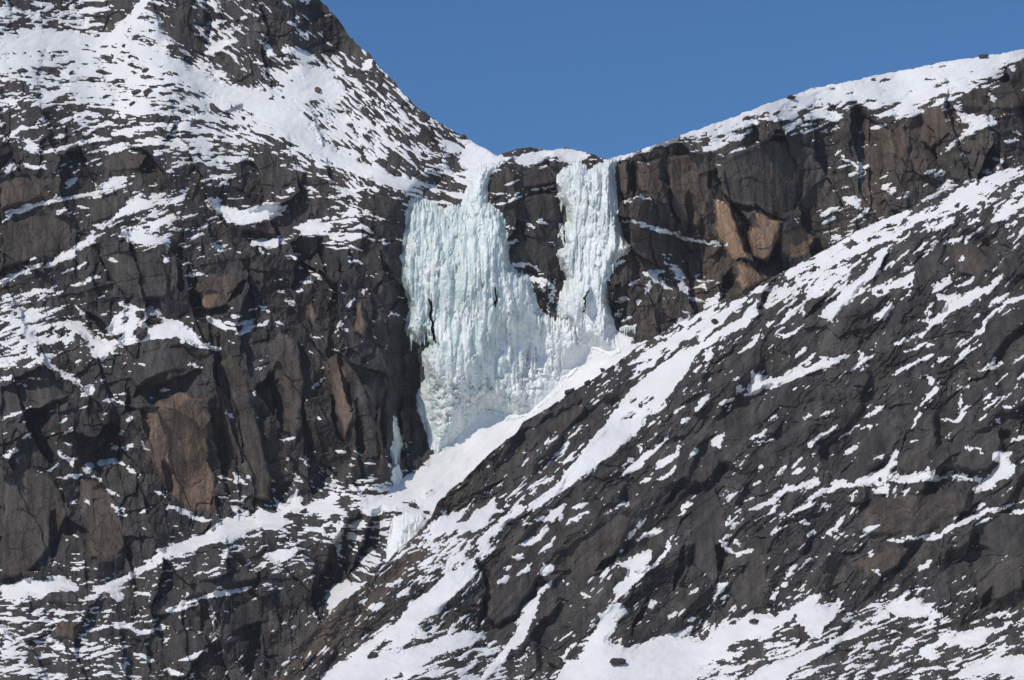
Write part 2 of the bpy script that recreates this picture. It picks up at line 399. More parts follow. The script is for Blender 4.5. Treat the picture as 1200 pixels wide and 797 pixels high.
# ------------------------------------------------------------------ what lies where (measured in the photograph's frame)
# P polygon of snow, S width stroke of snow, N width bare rock inside snow
SNOW_A = '''
P 0,42 22,44 40,36 60,40 85,35 110,46 128,41 137,30 152,20 166,-5 178,-5 163,18 152,30 148,40 165,52 190,62 210,76 240,84 262,98 300,104 330,118 350,128 365,145 380,165 400,180 430,192 462,206 488,214 480,224 455,218 420,204 385,190 360,175 340,160 320,148 295,132 270,122 240,108 215,92 190,76 165,62 140,52 90,58 40,60 0,62
P 240,52 262,48 276,45 280,48 262,54 250,66 258,72 245,64
P 330,112 335,100 350,98 366,80 376,77 390,86 402,104 396,120 372,116 350,122
S1.2 346,25 350,28
S1.5 352,35 365,45
S1.2 378,17 385,20
S2 355,0 365,3
P 425,72 437,70 437,80 428,84
P 432,92 440,95 436,98
S2 245,27 262,25
S2 282,20 290,20
S2 332,68 338,70
S2 298,74 308,75
S2 303,48 316,54
P 440,113 452,125 456,130 448,125
S2 0,12 15,15 20,22
S2.2 5,8 25,12 45,17 50,25
S2 85,28 105,24
S2 3,166 15,155 25,150 45,150
S2.5 30,172 48,178
S2 52,178 75,174 100,166 130,163
S3 118,176 140,172 165,170
S2 160,172 185,165
S1.5 5,203 22,192
S2 24,193 40,196 53,197
S1.8 75,218 92,209
P 110,212 118,218 128,208 145,207 145,214 132,220 113,222
S1.5 0,260 30,245 60,236 100,228 130,222 155,215
S2.5 10,250 35,242 60,236 65,230
S1.5 88,240 102,245
S2 65,248 77,248
P 122,262 140,247 160,232 165,230 172,236 180,240 172,243 150,250 130,260 118,268 108,264
S2.6 62,306 75,300 95,285 112,272
P 68,300 74,297 112,275 108,285 90,295 85,304 70,306
P 140,272 160,270 185,275 200,282 190,287 165,286 145,283
P 160,252 180,262 195,255 208,248 212,255 200,263 180,266
S2 175,232 200,226
S2.5 180,240 210,232 222,222
S2 222,280 240,275
S1.5 128,303 140,306
S2 192,300 196,306
S2.5 225,185 238,190
S1.5 200,198 225,190
P 240,238 250,230 256,237 275,245 290,246 310,238 325,236 337,240 330,248 318,258 290,261 270,262 262,256 250,248
P 248,188 260,182 275,185 285,180 300,188 290,190 270,188 255,190
S2 240,210 260,206
S2 256,212 268,215
S2 335,225 345,221
S2 352,219 362,222 372,228
S2 390,232 400,228 412,225 428,220
P 345,265 370,258 388,262 385,270 360,275
S2.5 400,255 412,247 420,250
S2 425,247 438,253
S3 410,268 425,265 440,272
S3 385,278 410,280 430,275
P 294,283 308,281 331,280 328,286 322,292 312,292 308,288 300,290
S1.5 303,292 307,297
S1.5 445,280 458,287
S1.2 340,300 350,303
P 0,325 14,320 18,325 8,333 0,335
S2 14,325 30,318 48,309
S2.5 55,312 70,305 85,302
S1.3 75,320 90,314 102,307
S2.2 30,346 45,340 58,341 66,334
S2 42,347 51,347 48,352
S1.3 57,348 75,340
S2.2 85,336 95,334 105,326 115,325
S1.3 0,350 15,344
S2 0,364 20,355 38,352
P 18,367 25,364 40,362 55,360 48,367 35,373
S2 28,375 45,370 62,367
S3 0,374 20,377 30,384
P 28,383 60,381 70,381 45,390 42,392 55,396 65,390 70,398 60,402 48,402 40,405 48,418 60,426 75,434 90,443 95,452 108,450 110,455 100,462 92,452 80,444 65,435 45,425 35,410 30,398
P 78,375 95,378 108,388 118,396 125,400 140,397 145,403 130,412 125,423 115,420 108,410 100,400 92,392 80,385
P 142,352 158,358 170,362 178,360 190,370 210,378 225,388 240,400 247,410 232,407 215,400 195,394 178,398 160,402 145,407 138,400 142,390 130,395 125,385 135,370 148,366
N5 160,370 170,368
N5 172,376 186,377
N7 158,390 168,388
N3 145,372 150,378
S2 90,358 95,368 104,371
S2 8,421 20,420 28,416
S1.3 34,443 47,443
S1.3 18,445 28,453
S1.3 0,447 15,440
S1.3 158,425 168,430
S2 220,322 240,320
S1.3 118,425 125,430
S2 222,425 235,430
P 240,370 252,373 265,381 276,388 262,388 248,380 240,378
S2.2 262,378 280,380 295,376
S2.6 278,391 292,384 313,377
S1.3 288,366 300,360
S1.2 303,358 315,365
S2 272,371 283,370
P 240,402 248,400 250,406 260,408 250,412 240,408
S1.3 267,400 273,405
S1.8 353,330 365,331
S1.5 360,326 365,323
S1.3 370,327 377,324
S1.8 371,318 375,318
S1.6 348,341 353,342
S1.2 337,352 345,357
S1.2 365,391 377,397
S1.3 390,410 402,410
S2.2 408,362 417,350
S1.2 425,345 428,338
S1 392,395 400,380 405,370
S1.3 402,388 410,385
S1.6 303,432 307,430
S0.8 365,455 382,443
S1.3 413,306 426,308
S1.3 322,375 332,380
S1.8 297,464 300,458
S1.3 0,492 20,485 36,477
P 95,453 108,450 110,462 98,467
S2.2 122,470 135,469
S1.3 140,470 149,475
P 148,487 156,489 150,495
S1.8 188,460 195,458
S2.2 68,495 78,490
S1.3 72,510 87,500
S1.3 60,508 66,508
S1.3 28,514 37,507
S2.2 0,538 20,526
S1.3 76,518 82,524
S1.8 67,531 80,536 88,538
S1.8 78,532 90,548
P 98,545 105,543 109,550 107,555 100,552
S1.8 112,545 125,541 138,541 146,546
S1.2 150,548 165,557
S2.2 132,520 140,527
S1.6 142,505 147,508
S1.6 152,520 158,523
S1.2 165,517 176,527
S1.8 70,558 85,559 95,555
S0.9 45,555 58,551 70,542
S1.6 110,558 120,564
S2.2 125,573 138,580
S1.8 100,584 108,591
S1.3 132,592 148,600
S1.3 133,598 145,606
S1.8 83,590 88,587
P 200,590 215,595 235,605 245,610 235,612 210,600 195,595
S1.3 182,577 190,580
S1.3 165,600 175,598
P 275,607 295,605 303,595 318,602 330,600 318,582 325,585 335,590 345,575 350,577 352,590 360,592 380,585 388,577 400,580 395,585 390,592 395,598 380,603 372,600 360,605 345,600 335,602 325,608 295,612
S1.6 272,556 280,562 288,568
S1.3 288,580 282,592 275,600
S1.6 290,557 294,563
S1 265,480 272,492
S1.6 328,514 342,514
S1.6 335,537 339,540
S1.3 352,537 358,538
S1.3 375,548 382,552 390,560
S1.3 345,555 358,563
S1 300,484 305,490
S1.6 298,458 300,462
S1.3 372,490 376,492
S1 394,529 402,530
S1 418,528 425,533
P 455,580 462,570 475,560 490,548 498,542 505,535 525,520 540,505 550,485 562,475 580,478 600,475 620,465 638,452 652,436 664,415 676,398 690,388 715,386 735,392 752,408 745,425 700,460 640,500 600,540 540,590 516,606 505,618 495,606 480,600 470,598 455,600 440,605 425,600 420,590 430,580
N2 497,580 508,574
N2 470,588 490,590
S3 385,722 384,700 392,690 405,684 425,684
P 383,725 384,700 393,690 408,686 428,683 415,698 400,712
P 0,690 15,683 30,677 45,681 60,676 75,674 88,683 93,690 85,693 65,692 50,700 30,698 0,702
P 112,688 130,682 150,672 170,662 180,650 190,642 215,635 240,626 255,614 262,608 275,610 300,608 325,605 345,610 330,618 300,622 270,632 240,640 200,652 185,662 160,674 135,690 115,698
S2.2 200,715 225,703 250,697 275,693 298,688
S2.5 145,735 165,742 195,735
S2 200,717 235,707
P 128,690 140,688 146,700 138,705
S2.5 248,748 258,735
S1.8 247,712 255,745
P 310,648 335,644 347,646 340,655 325,660 315,656
S2 212,775 230,768 245,760
S2.6 190,785 215,790
S2 0,722 40,728
S2 155,765 180,775
S1.3 225,690 215,700
S2.5 0,760 15,752
S2.5 400,600 395,640 400,655
P 545,160 560,166 575,178 590,182 604,178 598,186 584,194 574,204 566,206 548,205 540,190 542,176
P 606,186 625,178 640,176 655,178 640,186 625,194 612,196
P 640,172 660,174 680,176 692,180 684,188 668,192 655,188 648,180
P 706,186 722,182 745,176 735,186 715,190
P 725,185 760,178 800,160 820,158 850,146 835,152 850,158 870,148 885,148 890,140 910,142 930,140 940,128 955,122 960,128 980,122 1000,118 1020,125 1040,118 1065,122 1085,115 1110,110 1125,100 1150,90 1165,80 1200,68 1350,40 1350,0 1200,50 1150,62 1100,70 1050,80 1000,90 950,105 900,120 850,137 800,150 760,165
N2.5 880,150 900,141
N2.5 1035,108 1055,98
N2.5 1010,120 1030,113
N3.5 1095,102 1112,96
N3 955,118 970,108
N2 990,112 1005,106
N2 1018,95 1030,90
N2 850,150 865,146
N3 868,141 886,134
N3 922,130 942,122
N2.5 838,153 850,147
N3 998,130 1014,124
N2.5 905,136 918,130
N3 800,170 815,165
N2.5 1065,110 1080,102
N2 760,178 775,172
N3 884,139 902,132
N3 948,130 976,120
N3 1012,112 1042,103
N2.5 1075,98 1100,90
N3 1120,92 1140,84
N2.5 960,112 985,103
N2 1030,96 1050,90
N2.5 1090,80 1110,76
N2.5 820,164 842,158
N2.5 780,172 800,166
N2 800,162 820,154
S2 828,175 845,170 860,163
P 905,158 925,145 940,138 945,142 930,148 915,158
S1.6 968,155 985,150
S1.6 1020,152 1040,145
S2.2 978,140 985,138
P 1100,183 1112,170 1125,160 1135,145 1120,130 1112,120 1130,134 1160,135 1168,146 1150,152 1130,160 1115,172
S2.2 1158,108 1165,118
S1.8 1175,165 1195,165
S1.8 1188,152 1195,160
S1.3 980,183 995,190 1005,196 1013,195 1008,208
S1.8 995,205 1012,200
S2 985,222 995,220
P 987,232 1000,230 1010,236 1008,245 995,242
S2.2 1030,222 1042,217
S2.2 1040,228 1050,220
S2 1058,230 1062,226
S2.2 1082,204 1095,200
S2.2 1098,207 1105,200
P 1078,240 1100,222 1108,212 1122,216 1110,225 1095,233
S2.2 1130,214 1142,210
P 1148,205 1155,198 1168,202 1175,195 1172,185 1168,200
S2.2 1165,185 1172,190
S2.2 962,248 985,243
S2 962,262 978,255
S2 975,275 985,283
S2 1000,258 1017,245
S1.6 722,312 732,305
P 755,316 765,317 783,316 772,320 772,328 785,338 793,342 780,338 765,326 757,320
P 774,298 785,310 798,318 800,330 808,340 805,345 798,335 790,320 782,310
S2.2 805,347 815,352 825,355
P 822,362 830,350 840,345 845,358 838,357 828,363
S1.3 812,324 825,330 835,328
S1.3 810,338 820,335 828,340
S1.8 738,335 748,330
S1.3 762,328 758,340 752,345
S1.3 749,350 750,357
S1.8 724,352 734,350
S2 722,367 728,363
S1.6 728,375 738,370
S2.6 726,385 745,382
S1.3 790,385 795,375 805,370
S1.8 800,380 812,370
S3 745,408 760,402
S2 732,258 760,265 790,275 820,283 850,288
S1.3 737,232 750,230 765,235
S1.8 730,240 738,232
S1 576,239 590,238 605,232 618,227
S1.3 625,222 640,219 655,220
S1 575,226 592,226
S1.3 592,216 608,211
S2 588,263 602,268
S1.8 596,285 608,282
S1.3 615,262 625,268
S1.3 630,255 645,262
S2 600,312 620,309 630,316
S2.5 615,325 630,330 640,342
S1.8 625,322 645,335 650,345
S1.3 650,320 647,345 643,365
'''
SNOW_C = '''
P 888,350 886,370 870,384 848,393 830,405 812,415 808,430 800,442 786,460 770,480 752,502 724,526 700,546 680,560 645,585 622,598 618,594 647,574 660,558 675,540 693,516 708,500 720,480 735,462 748,448 770,430 800,412 828,398 850,385 870,370
N3 748,476 768,464
N2 732,492 748,484
N2 740,474 745,468
N4 755,498 766,482
P 870,410 885,395 888,392 885,402 870,413 866,411
P 910,382 925,365 940,358 944,350 942,362 930,370 918,380
P 910,392 925,390 942,380 930,392 920,396
S1.5 895,383 908,374
S1.8 830,418 838,412
S1.3 843,407 850,405
S1.8 826,421 835,418
S1.3 828,445 835,442
S2.2 858,447 865,443
S1.3 930,420 945,408
S2.2 935,430 945,425 955,415
P 875,460 880,440 885,432 893,442 905,443 920,440 930,430 945,432 960,425 990,416 994,420 970,430 940,440 915,450 890,460 870,466
S1.8 863,455 870,452
S3 1085,255 1115,237 1140,225 1165,212 1195,195
P 1080,258 1095,247 1125,232 1140,228 1145,232 1120,240 1095,252
P 960,320 975,310 1000,300 1020,290 1045,282 1060,272 1050,272 1030,280 1010,285 985,297 960,307
P 995,275 1020,265 1038,250 1045,245 1068,248 1055,258 1035,265 1020,275 1000,283
P 992,337 1000,330 1015,318 1028,305 1034,293 1040,292 1030,312 1018,328 1005,340 998,352 990,355 983,366 978,376 968,375 962,370 970,358 980,352 985,345
P 1090,269 1105,260 1118,254 1120,260 1108,267 1100,268
P 1105,287 1120,278 1128,277 1128,282 1115,286
S1.6 1130,285 1144,272
S2.6 1140,235 1155,230
S1.6 1122,246 1130,240
S2.2 1138,245 1147,242
P 1160,260 1175,247 1190,240 1200,230 1215,225 1215,235 1200,240 1180,252 1165,260
S2.2 1193,220 1197,225
S1.8 1138,262 1147,260
S2 1082,300 1094,288
S1.3 1052,303 1065,293
S1.3 1035,315 1050,306
S1.3 1052,320 1068,312
S1.3 1125,305 1128,300
S1.6 1192,280 1205,262
S1.6 1178,280 1190,273
P 1020,340 1035,334 1045,332 1055,326 1068,320 1071,318 1070,334 1060,336 1045,338 1030,340
S1.3 1020,348 1035,345 1042,342
P 1022,372 1035,362 1042,358 1050,350 1046,362 1040,370 1038,374
S1.3 1058,350 1068,340
P 1090,345 1097,330 1105,333 1115,322 1116,332 1105,338 1095,343
S1.8 1120,338 1132,332 1140,326
P 1082,398 1090,385 1085,365 1088,362 1092,374 1098,370 1108,360 1112,352 1098,352 1096,345 1110,347 1120,343 1125,348 1135,342 1145,336 1152,337 1160,333 1170,323 1176,320 1170,332 1160,342 1145,350 1130,358 1115,367 1100,378 1085,388 1070,396 1060,402 1045,405 1055,398 1075,390
S1.6 1045,404 1055,402
S1.3 1060,413 1080,405 1095,404
S2.2 1127,405 1140,395 1150,385 1158,372 1165,362
S1.8 1165,365 1185,352 1205,346
S2.2 1160,358 1180,345
S1.8 1120,425 1130,412 1137,404
S1.3 1140,373 1150,368
S1.3 1050,440 1060,430 1080,422 1095,415
S1.8 1073,424 1095,416
S1.3 1097,423 1115,417
P 1145,436 1157,428 1164,418 1168,426 1176,427 1170,432 1155,432
S1.3 1187,425 1200,418
S1.8 1192,445 1205,436
P 995,435 1005,425 1010,412 1013,420 1028,412 1015,424 1005,432
S1.3 960,420 972,417
P 1080,475 1090,458 1100,450 1103,445 1098,460 1088,470
S2.2 1085,438 1092,448 1095,445
S1.3 1124,455 1133,452 1136,444
S1.3 1122,480 1127,462
S2.2 1155,468 1160,463
S1.3 1165,469 1177,465
S1.6 1155,475 1165,472
P 989,532 993,525 1000,523 1007,524 998,530
S1.3 963,487 975,480
S1.8 965,510 975,503 981,497
S1.8 1012,490 1025,483 1033,475
S1.3 982,515 995,505 1007,500
S1.3 1010,502 1022,502
S2.2 1070,495 1076,488 1078,482
S1.3 1068,502 1073,495
S1.8 1107,490 1117,494 1125,490 1130,482 1138,473
S2.2 1155,477 1162,472
S1.3 1147,495 1158,485
S2.2 1168,490 1172,495
S1.3 1173,477 1185,478
S1.3 1107,515 1115,506
S1.3 1130,522 1138,525 1150,532
S1.3 1068,518 1075,516
S1.8 1184,518 1205,510
P 960,575 965,572 972,574 978,563 990,562 1000,567 1010,560 1020,556 1033,550 1040,540 1048,530 1052,528 1050,540 1046,550 1055,556 1065,557 1074,553 1076,556 1085,553 1089,544 1092,550 1096,557 1105,558 1115,550 1125,557 1135,558 1152,563 1160,558 1172,542 1162,535 1175,526 1182,530 1187,540 1190,548 1185,558 1172,562 1165,570 1155,575 1142,580 1140,572 1150,566 1120,563 1080,564 1050,564 1020,567 1000,570 985,572 970,577 960,580
S1.6 1025,540 1035,536
P 1020,573 1040,568 1044,572 1040,580 1025,577
S1.3 1052,570 1048,578
S1.8 1060,580 1066,572
S1.3 995,588 1003,575
S1.3 960,598 975,592
S1.8 1140,600 1148,592 1156,588
S2.5 1040,632 1065,631 1100,628 1120,615 1140,606 1155,600 1175,595 1205,586
S1.3 1145,615 1165,605
S2.6 1185,600 1205,597
S2.2 965,628 980,618 988,608
S2.6 1008,628 1030,615
S1.3 995,605 1002,595
P 722,562 735,550 740,545 732,538 735,537 745,540 755,532 765,526 775,518 785,505 782,515 770,525 760,535 750,548 735,555
S1.3 750,530 752,522
P 766,548 775,540 790,532 795,522 795,533 785,540 775,546
P 768,562 785,552 792,545 790,553 780,562
S1.3 750,566 765,558
P 806,538 813,525 822,524 815,532
P 834,516 845,508 852,512 846,515 846,523 838,522
P 812,483 818,470 830,462 828,470 820,480
P 836,480 845,472 860,465 862,468 850,475
S2.6 864,458 873,454
S2.2 787,485 800,476
S2.6 800,495 808,490
S2.2 900,493 910,488
S1.8 880,513 890,511 897,505
S0.9 885,518 905,516
S1.8 940,490 955,485
P 945,522 960,508 965,510 950,525
S1.6 889,550 893,548
P 928,548 938,536 940,538 932,546
S1.8 908,557 922,546
S1.8 925,560 942,548
P 950,550 958,543 960,553 955,550
P 905,585 920,570 945,565 958,562 958,570 935,572 920,578 910,585
S2.6 880,598 900,590 915,585
S2.6 945,590 960,578
S1.6 885,568 895,562
S1.3 865,577 870,573
S1.3 800,595 815,587
S1.3 720,595 735,588
P 745,632 758,625 770,618 778,622 765,628 750,633
P 722,660 740,655 755,648 764,643 762,655 755,665 748,668 765,660 780,648 770,660 750,680 735,692 720,708 720,690 730,680 735,668
S1.8 778,655 783,642 785,630
S1.6 730,635 745,622 757,605
P 852,605 856,617 862,612 870,610 862,618 852,615
P 884,613 895,605 910,592 915,590 905,603 890,607
S2.2 845,632 852,642 862,648
S2.2 862,650 875,648 885,642
S1.8 850,630 858,625
S1.3 862,632 868,640
S1.3 898,630 910,622 925,615
S2.2 925,605 940,595 955,590
S2.2 935,612 950,612
S2.6 945,630 955,620
P 830,710 838,697 842,685 855,680 850,690 838,702
S1.8 845,702 855,697
S1.3 807,695 817,692
P 756,708 765,703 769,706 762,711
S1.3 782,722 792,722
S1.8 806,725 816,724
S1.8 922,678 932,662
S1.8 905,705 912,690
S2.2 915,688 922,683
P 828,750 832,740 836,732 842,738 846,725 846,738 860,732 875,720 885,712 886,722 900,718 915,722 925,715 940,705 945,700 960,695 960,705 945,712 930,716 925,726 905,738 895,750 880,750
P 714,710 732,712 735,720 720,730
S2.6 780,745 800,742 812,735
P 500,620 515,605 535,600 548,595 540,608 525,618 510,625
P 530,620 560,600 578,585 588,600 575,605 570,615 555,622 540,622
P 555,640 575,620 590,605 605,590 618,592 600,610 580,625 560,640
S2.6 500,635 520,622 545,612
P 607,617 625,610 640,604 662,590 660,600 650,608 645,612 640,608 625,612
P 607,640 625,630 640,618 642,622 632,635 622,640
P 598,652 612,648 612,655 605,656
S2.2 591,666 597,666
P 605,675 615,665 623,658 622,668
P 630,676 638,665 636,660 650,665 645,672
S2.2 583,683 597,677
S2.2 565,650 574,642
P 610,719 615,708 628,700 630,690 640,685 646,680 646,685 632,698 628,708 618,718
S1.8 635,647 645,638 650,628
S1.8 655,610 660,603
S1.6 670,598 678,595
S2.4 675,595 690,590
S1.8 665,612 680,605 690,600
S2.2 680,695 690,700
P 480,705 495,700 508,690 520,675 520,660 530,650 545,652 555,660 560,668 550,680 540,690 530,700 520,712 510,720 490,730 475,750 465,752 455,745 440,760 420,772 408,770 425,755 450,740 470,725
N4 528,666 545,658
P 400,775 430,768 470,765 500,755 520,748 545,742 565,738 568,745 555,755 535,760 520,765 500,772 480,785 450,797 430,815 360,815 380,790
P 590,760 605,742 612,722 625,705 632,700 628,720 620,735 612,752 605,760
S4 560,800 580,780 600,758
P 693,745 705,720 718,708 730,710 722,722 718,740 710,750 730,760 760,752 800,745 830,750 880,740 850,760 820,785 800,815 640,815 660,785 680,775
P 433,712 445,705 452,708 440,718
S2.2 454,687 470,680
S2.2 465,700 480,690
P 1100,750 1125,742 1150,735 1165,735 1150,755 1130,760
S2.6 1085,760 1105,750 1120,740
P 1110,797 1130,785 1160,772 1200,768 1250,765 1250,790 1160,790
S1.8 1155,723 1190,717
P 1035,715 1045,705 1065,690 1060,705 1075,700 1095,712 1103,725 1080,725 1050,722
P 930,715 955,705 975,710 985,700 980,720 965,735 960,750 950,748
S1.8 990,745 1010,730
P 870,797 900,780 940,765 960,757 1000,740 1008,732 1005,745 980,755 950,775 930,785 915,800
S2.6 1075,670 1090,658
S1.8 1022,668 1035,672
P 740,426 755,414 790,395 820,378 850,362 872,352 868,362 840,376 810,392 780,408 755,424
'''
# snow cover share of the small patches: u, v, share, trend of the beds (deg, + rises right)
COV_A = [(60,15,.35,10),(130,20,.3,0),(220,20,.22,-30),(320,20,.12,-45),(400,40,.08,-45),(440,90,.2,-45),(300,85,.3,-35),(250,60,.25,-35),
 (30,70,.88,-8),(60,72,.84,-8),(100,70,.84,-8),(140,72,.82,-10),(170,85,.78,-15),(220,110,.78,-25),(60,92,.72,5),(110,95,.78,0),(150,105,.74,0),(190,105,.74,0),(15,100,.45,5),(110,115,.72,0),(180,130,.66,5),(230,140,.6,-10),(280,145,.72,-30),(260,165,.55,-10),
 (340,118,.9,-30),(365,105,.86,-30),(390,120,.72,-35),(410,120,.6,-40),(420,160,.75,-40),(460,120,.4,-40),(500,150,.4,-38),(430,160,.6,-40),(470,190,.45,-35),(520,190,.4,-20),(370,190,.55,-35),(420,215,.5,-35),
 (30,130,.25,15),(70,150,.25,15),(130,150,.35,10),(200,165,.45,8),(30,220,.04,15),(90,190,.15,15),(170,200,.16,12),(230,210,.15,10),(300,210,.1,10),(370,215,.12,0),
 (440,240,.15,-20),(60,275,.04,20),(130,240,.2,18),(190,260,.4,14),(260,270,.2,14),(330,262,.12,10),(400,270,.4,5),(440,285,.15,-20),
 (180,320,.01,15),(110,320,.06,22),(40,335,.12,22),(300,320,.02,0),(370,320,.1,-10),(430,340,.06,-30),(60,385,.4,15),(20,395,.4,15),(110,370,.2,10),
 (200,420,.015,10),(290,390,.06,15),(340,400,.03,-20),(420,400,.05,-30),(60,450,.06,20),(200,520,.005,0),(130,510,.06,10),(60,540,.04,20),(100,590,.04,-30),
 (330,500,.015,-40),(420,500,.01,0),(460,450,.0,0),(220,580,.02,-20),(40,620,.01,20),(150,630,.03,-20),(250,600,.1,0),(360,570,.15,-40),
 (300,625,.35,12),(220,655,.35,14),(330,650,.3,12),(390,600,.5,0),(420,620,.45,0),(400,660,.15,-40),(360,700,.12,40),(300,690,.1,18),(260,710,.1,18),(210,680,.2,15),
 (120,710,.35,10),(50,715,.35,8),(30,760,.4,8),(110,760,.35,10),(190,760,.2,15),(260,770,.12,40),(150,790,.3,0),(320,780,.12,45),
 (600,230,.08,15),(640,220,.1,10),(630,280,.06,10),(620,185,.4,5),(690,200,.3,0),(740,210,.02,-15),(780,230,.02,-15),(830,220,.01,-10),(780,300,.05,-20),(760,360,.05,-10),
 (900,210,.005,0),(880,290,.0,0),(960,200,.03,20),(900,160,.12,20),(1000,170,.06,20),(1010,220,.12,20),(1060,170,.05,25),(1080,210,.06,30),(1150,170,.1,30),(1190,110,.06,20),
 (1000,250,.22,25),(970,280,.15,25),(1050,100,.75,10),(1150,75,.85,10),(950,120,.6,12),(850,150,.55,15),(560,175,.6,-20)]
COV_C = [(760,425,.55,33),(830,385,.6,32),(900,345,.65,30),(960,310,.7,28),(1030,275,.6,28),(1090,245,.55,30),(1160,215,.6,28),(1195,205,.5,28),
 (680,478,.12,38),(640,505,.1,38),(600,535,.1,38),(560,565,.1,38),(650,545,.3,40),(525,600,.08,38),(705,468,.3,36),(600,575,.3,38),(620,555,.25,38),(660,515,.25,38),(720,445,.15,38),(540,625,.5,30),(500,650,.4,30),(460,690,.2,38),(420,730,.15,38),(380,760,.2,38),(350,780,.2,38),
 (900,370,.08,40),(860,420,.06,40),(940,390,.08,40),(1000,380,.05,45),(1060,300,.1,38),(1120,290,.1,38),(1180,290,.12,40),(1080,350,.1,40),(1180,330,.15,40),
 (1010,440,.08,42),(940,470,.06,35),(900,500,.05,30),(1100,420,.1,36),(1170,400,.07,40),(1050,480,.06,45),(1000,510,.05,42),(1130,460,.08,40),(1150,510,.04,35),(1190,470,.08,40),
 (820,500,.06,45),(760,560,.06,45),(860,560,.09,35),(900,540,.08,35),(960,545,.08,35),(1050,545,.01,60),(1100,540,.02,30),(1060,600,.03,55),(1120,590,.03,35),(980,600,.08,40),
 (820,620,.05,45),(790,660,.04,45),(900,640,.09,35),(960,640,.1,35),(880,680,.05,45),(1000,670,.06,40),(1080,650,.04,30),(1150,640,.06,35),(1180,690,.05,45),(1100,690,.15,30),
 (700,600,.08,45),(660,650,.04,50),(620,640,.03,45),(600,690,.08,50),(660,720,.06,45),(700,680,.2,40),(740,730,.08,40),(560,700,.1,55),(640,750,.08,45),(800,720,.06,45),
 (480,760,.7,20),(540,780,.5,20),(600,790,.35,20),(700,780,.7,15),(780,775,.8,12),(850,775,.6,12),(900,760,.4,20),(960,770,.35,20),(1030,770,.35,20),(1100,775,.35,20),(1180,760,.4,15),(950,735,.35,25),(1040,740,.4,22),(430,690,.25,38)]
# steepness: u, v, metres back per metre up
COT_A = [(100,80,1.1),(250,140,1.0),(400,170,1.0),(480,180,.9),(350,30,.5),(150,0,.6),(50,200,.45),(200,240,.6),(330,245,.5),(50,300,.35),(200,320,.2),(100,380,.7),(200,385,.6),(330,380,.35),
 (200,450,.2),(60,460,.5),(350,480,.15),(200,550,.2),(80,560,.35),(440,450,.15),(440,330,.25),(250,630,.85),(100,690,.7),(380,600,.8),(200,720,.5),(80,760,.6),(300,760,.45),(400,680,.4)]
COT_B = [(500,180,.9),(600,190,.7),(530,230,.9),(530,300,.22),(530,420,.25),(560,470,.4),(540,530,.75),(480,600,1.1),(640,470,.8),(620,300,.2),(620,230,.25),(690,220,.3),(690,320,.2),(700,400,.5),(780,220,.12),(780,320,.2),
 (880,200,.12),(880,300,.1),(950,280,.4),(1000,240,.45),(1000,150,.3),(1100,160,.35),(900,130,.9),(1050,90,1.1),(1200,70,1.1),(1150,150,.4),(420,700,.8),(700,640,1.0),(1000,500,.8)]
COT_C = [(760,440,1.1),(900,350,1.1),(1000,290,1.0),(1150,215,1.0),(700,530,.95),(560,590,.9),(450,690,.8),(960,400,.75),(1080,320,.75),(1100,370,.85),(1080,460,.75),(900,480,.7),(820,520,.65),
 (1080,550,.5),(1080,600,.3),(900,600,.7),(760,600,.65),(660,640,.55),(600,690,.5),(800,680,.5),(1000,660,.6),(1150,640,.45),(480,740,1.0),(700,770,1.1),(800,760,1.1),(560,780,.9),(950,760,.9),(1150,770,.9),(1180,700,.4)]
# recesses: half width, depth in metres, points
DARK_A = '''
7,5 247,470 252,500 262,540 268,575
6,5 320,450 325,475 330,500
4,4 241,-5 242,45
9,5 162,458 198,452 230,436
5,3 78,466 50,480 25,490
11,7 345,285 356,302 346,330
6,4 285,272 320,275
6,5 442,440 443,530
5,4 416,470 424,555
5,4 375,545 392,556
4,3 190,540 200,582
10,5 132,498 128,522 108,534
14,9 412,612 398,640 388,668 368,695
9,8 440,600 430,640 415,665
3,4 741,190 742,228
3.5,4 866,303 888,310 905,300 912,272
4,4 858,240 885,244
7,6 852,318 848,345
6,5 722,336 726,372
2.5,3 886,240 902,252 920,258
4,3 255,395 262,460 285,540
4,3 355,470 360,530
4,3 395,420 412,480
4,4 285,330 270,350
5,4 222,345 230,362
3,2.5 150,455 148,480 185,478
4,3 165,480 172,510
5,4 60,600 62,660
5,4 150,640 160,690
4,3 250,745 255,720
5,4 505,350 508,390
5,4 578,340 581,355
4,3 805,225 810,270
3,2 940,200 930,245
3,3 1108,120 1118,150
4,3 1000,120 1010,160
'''
DARK_C = '''
4,3 560,655 572,690 560,735
4,3 700,665 720,650
5,4 840,640 845,670
5,4 905,330 890,360
4,3 965,350 945,372
4,3 1040,300 1025,330
5,4 1145,590 1120,612
3,3 1048,548 1040,560
4,3 1172,505 1178,520
3,2.5 800,560 780,590
3,2.5 680,545 655,575
4,3 760,700 740,740
3,2.5 800,640 790,690
4,3 1160,690 1150,710
'''
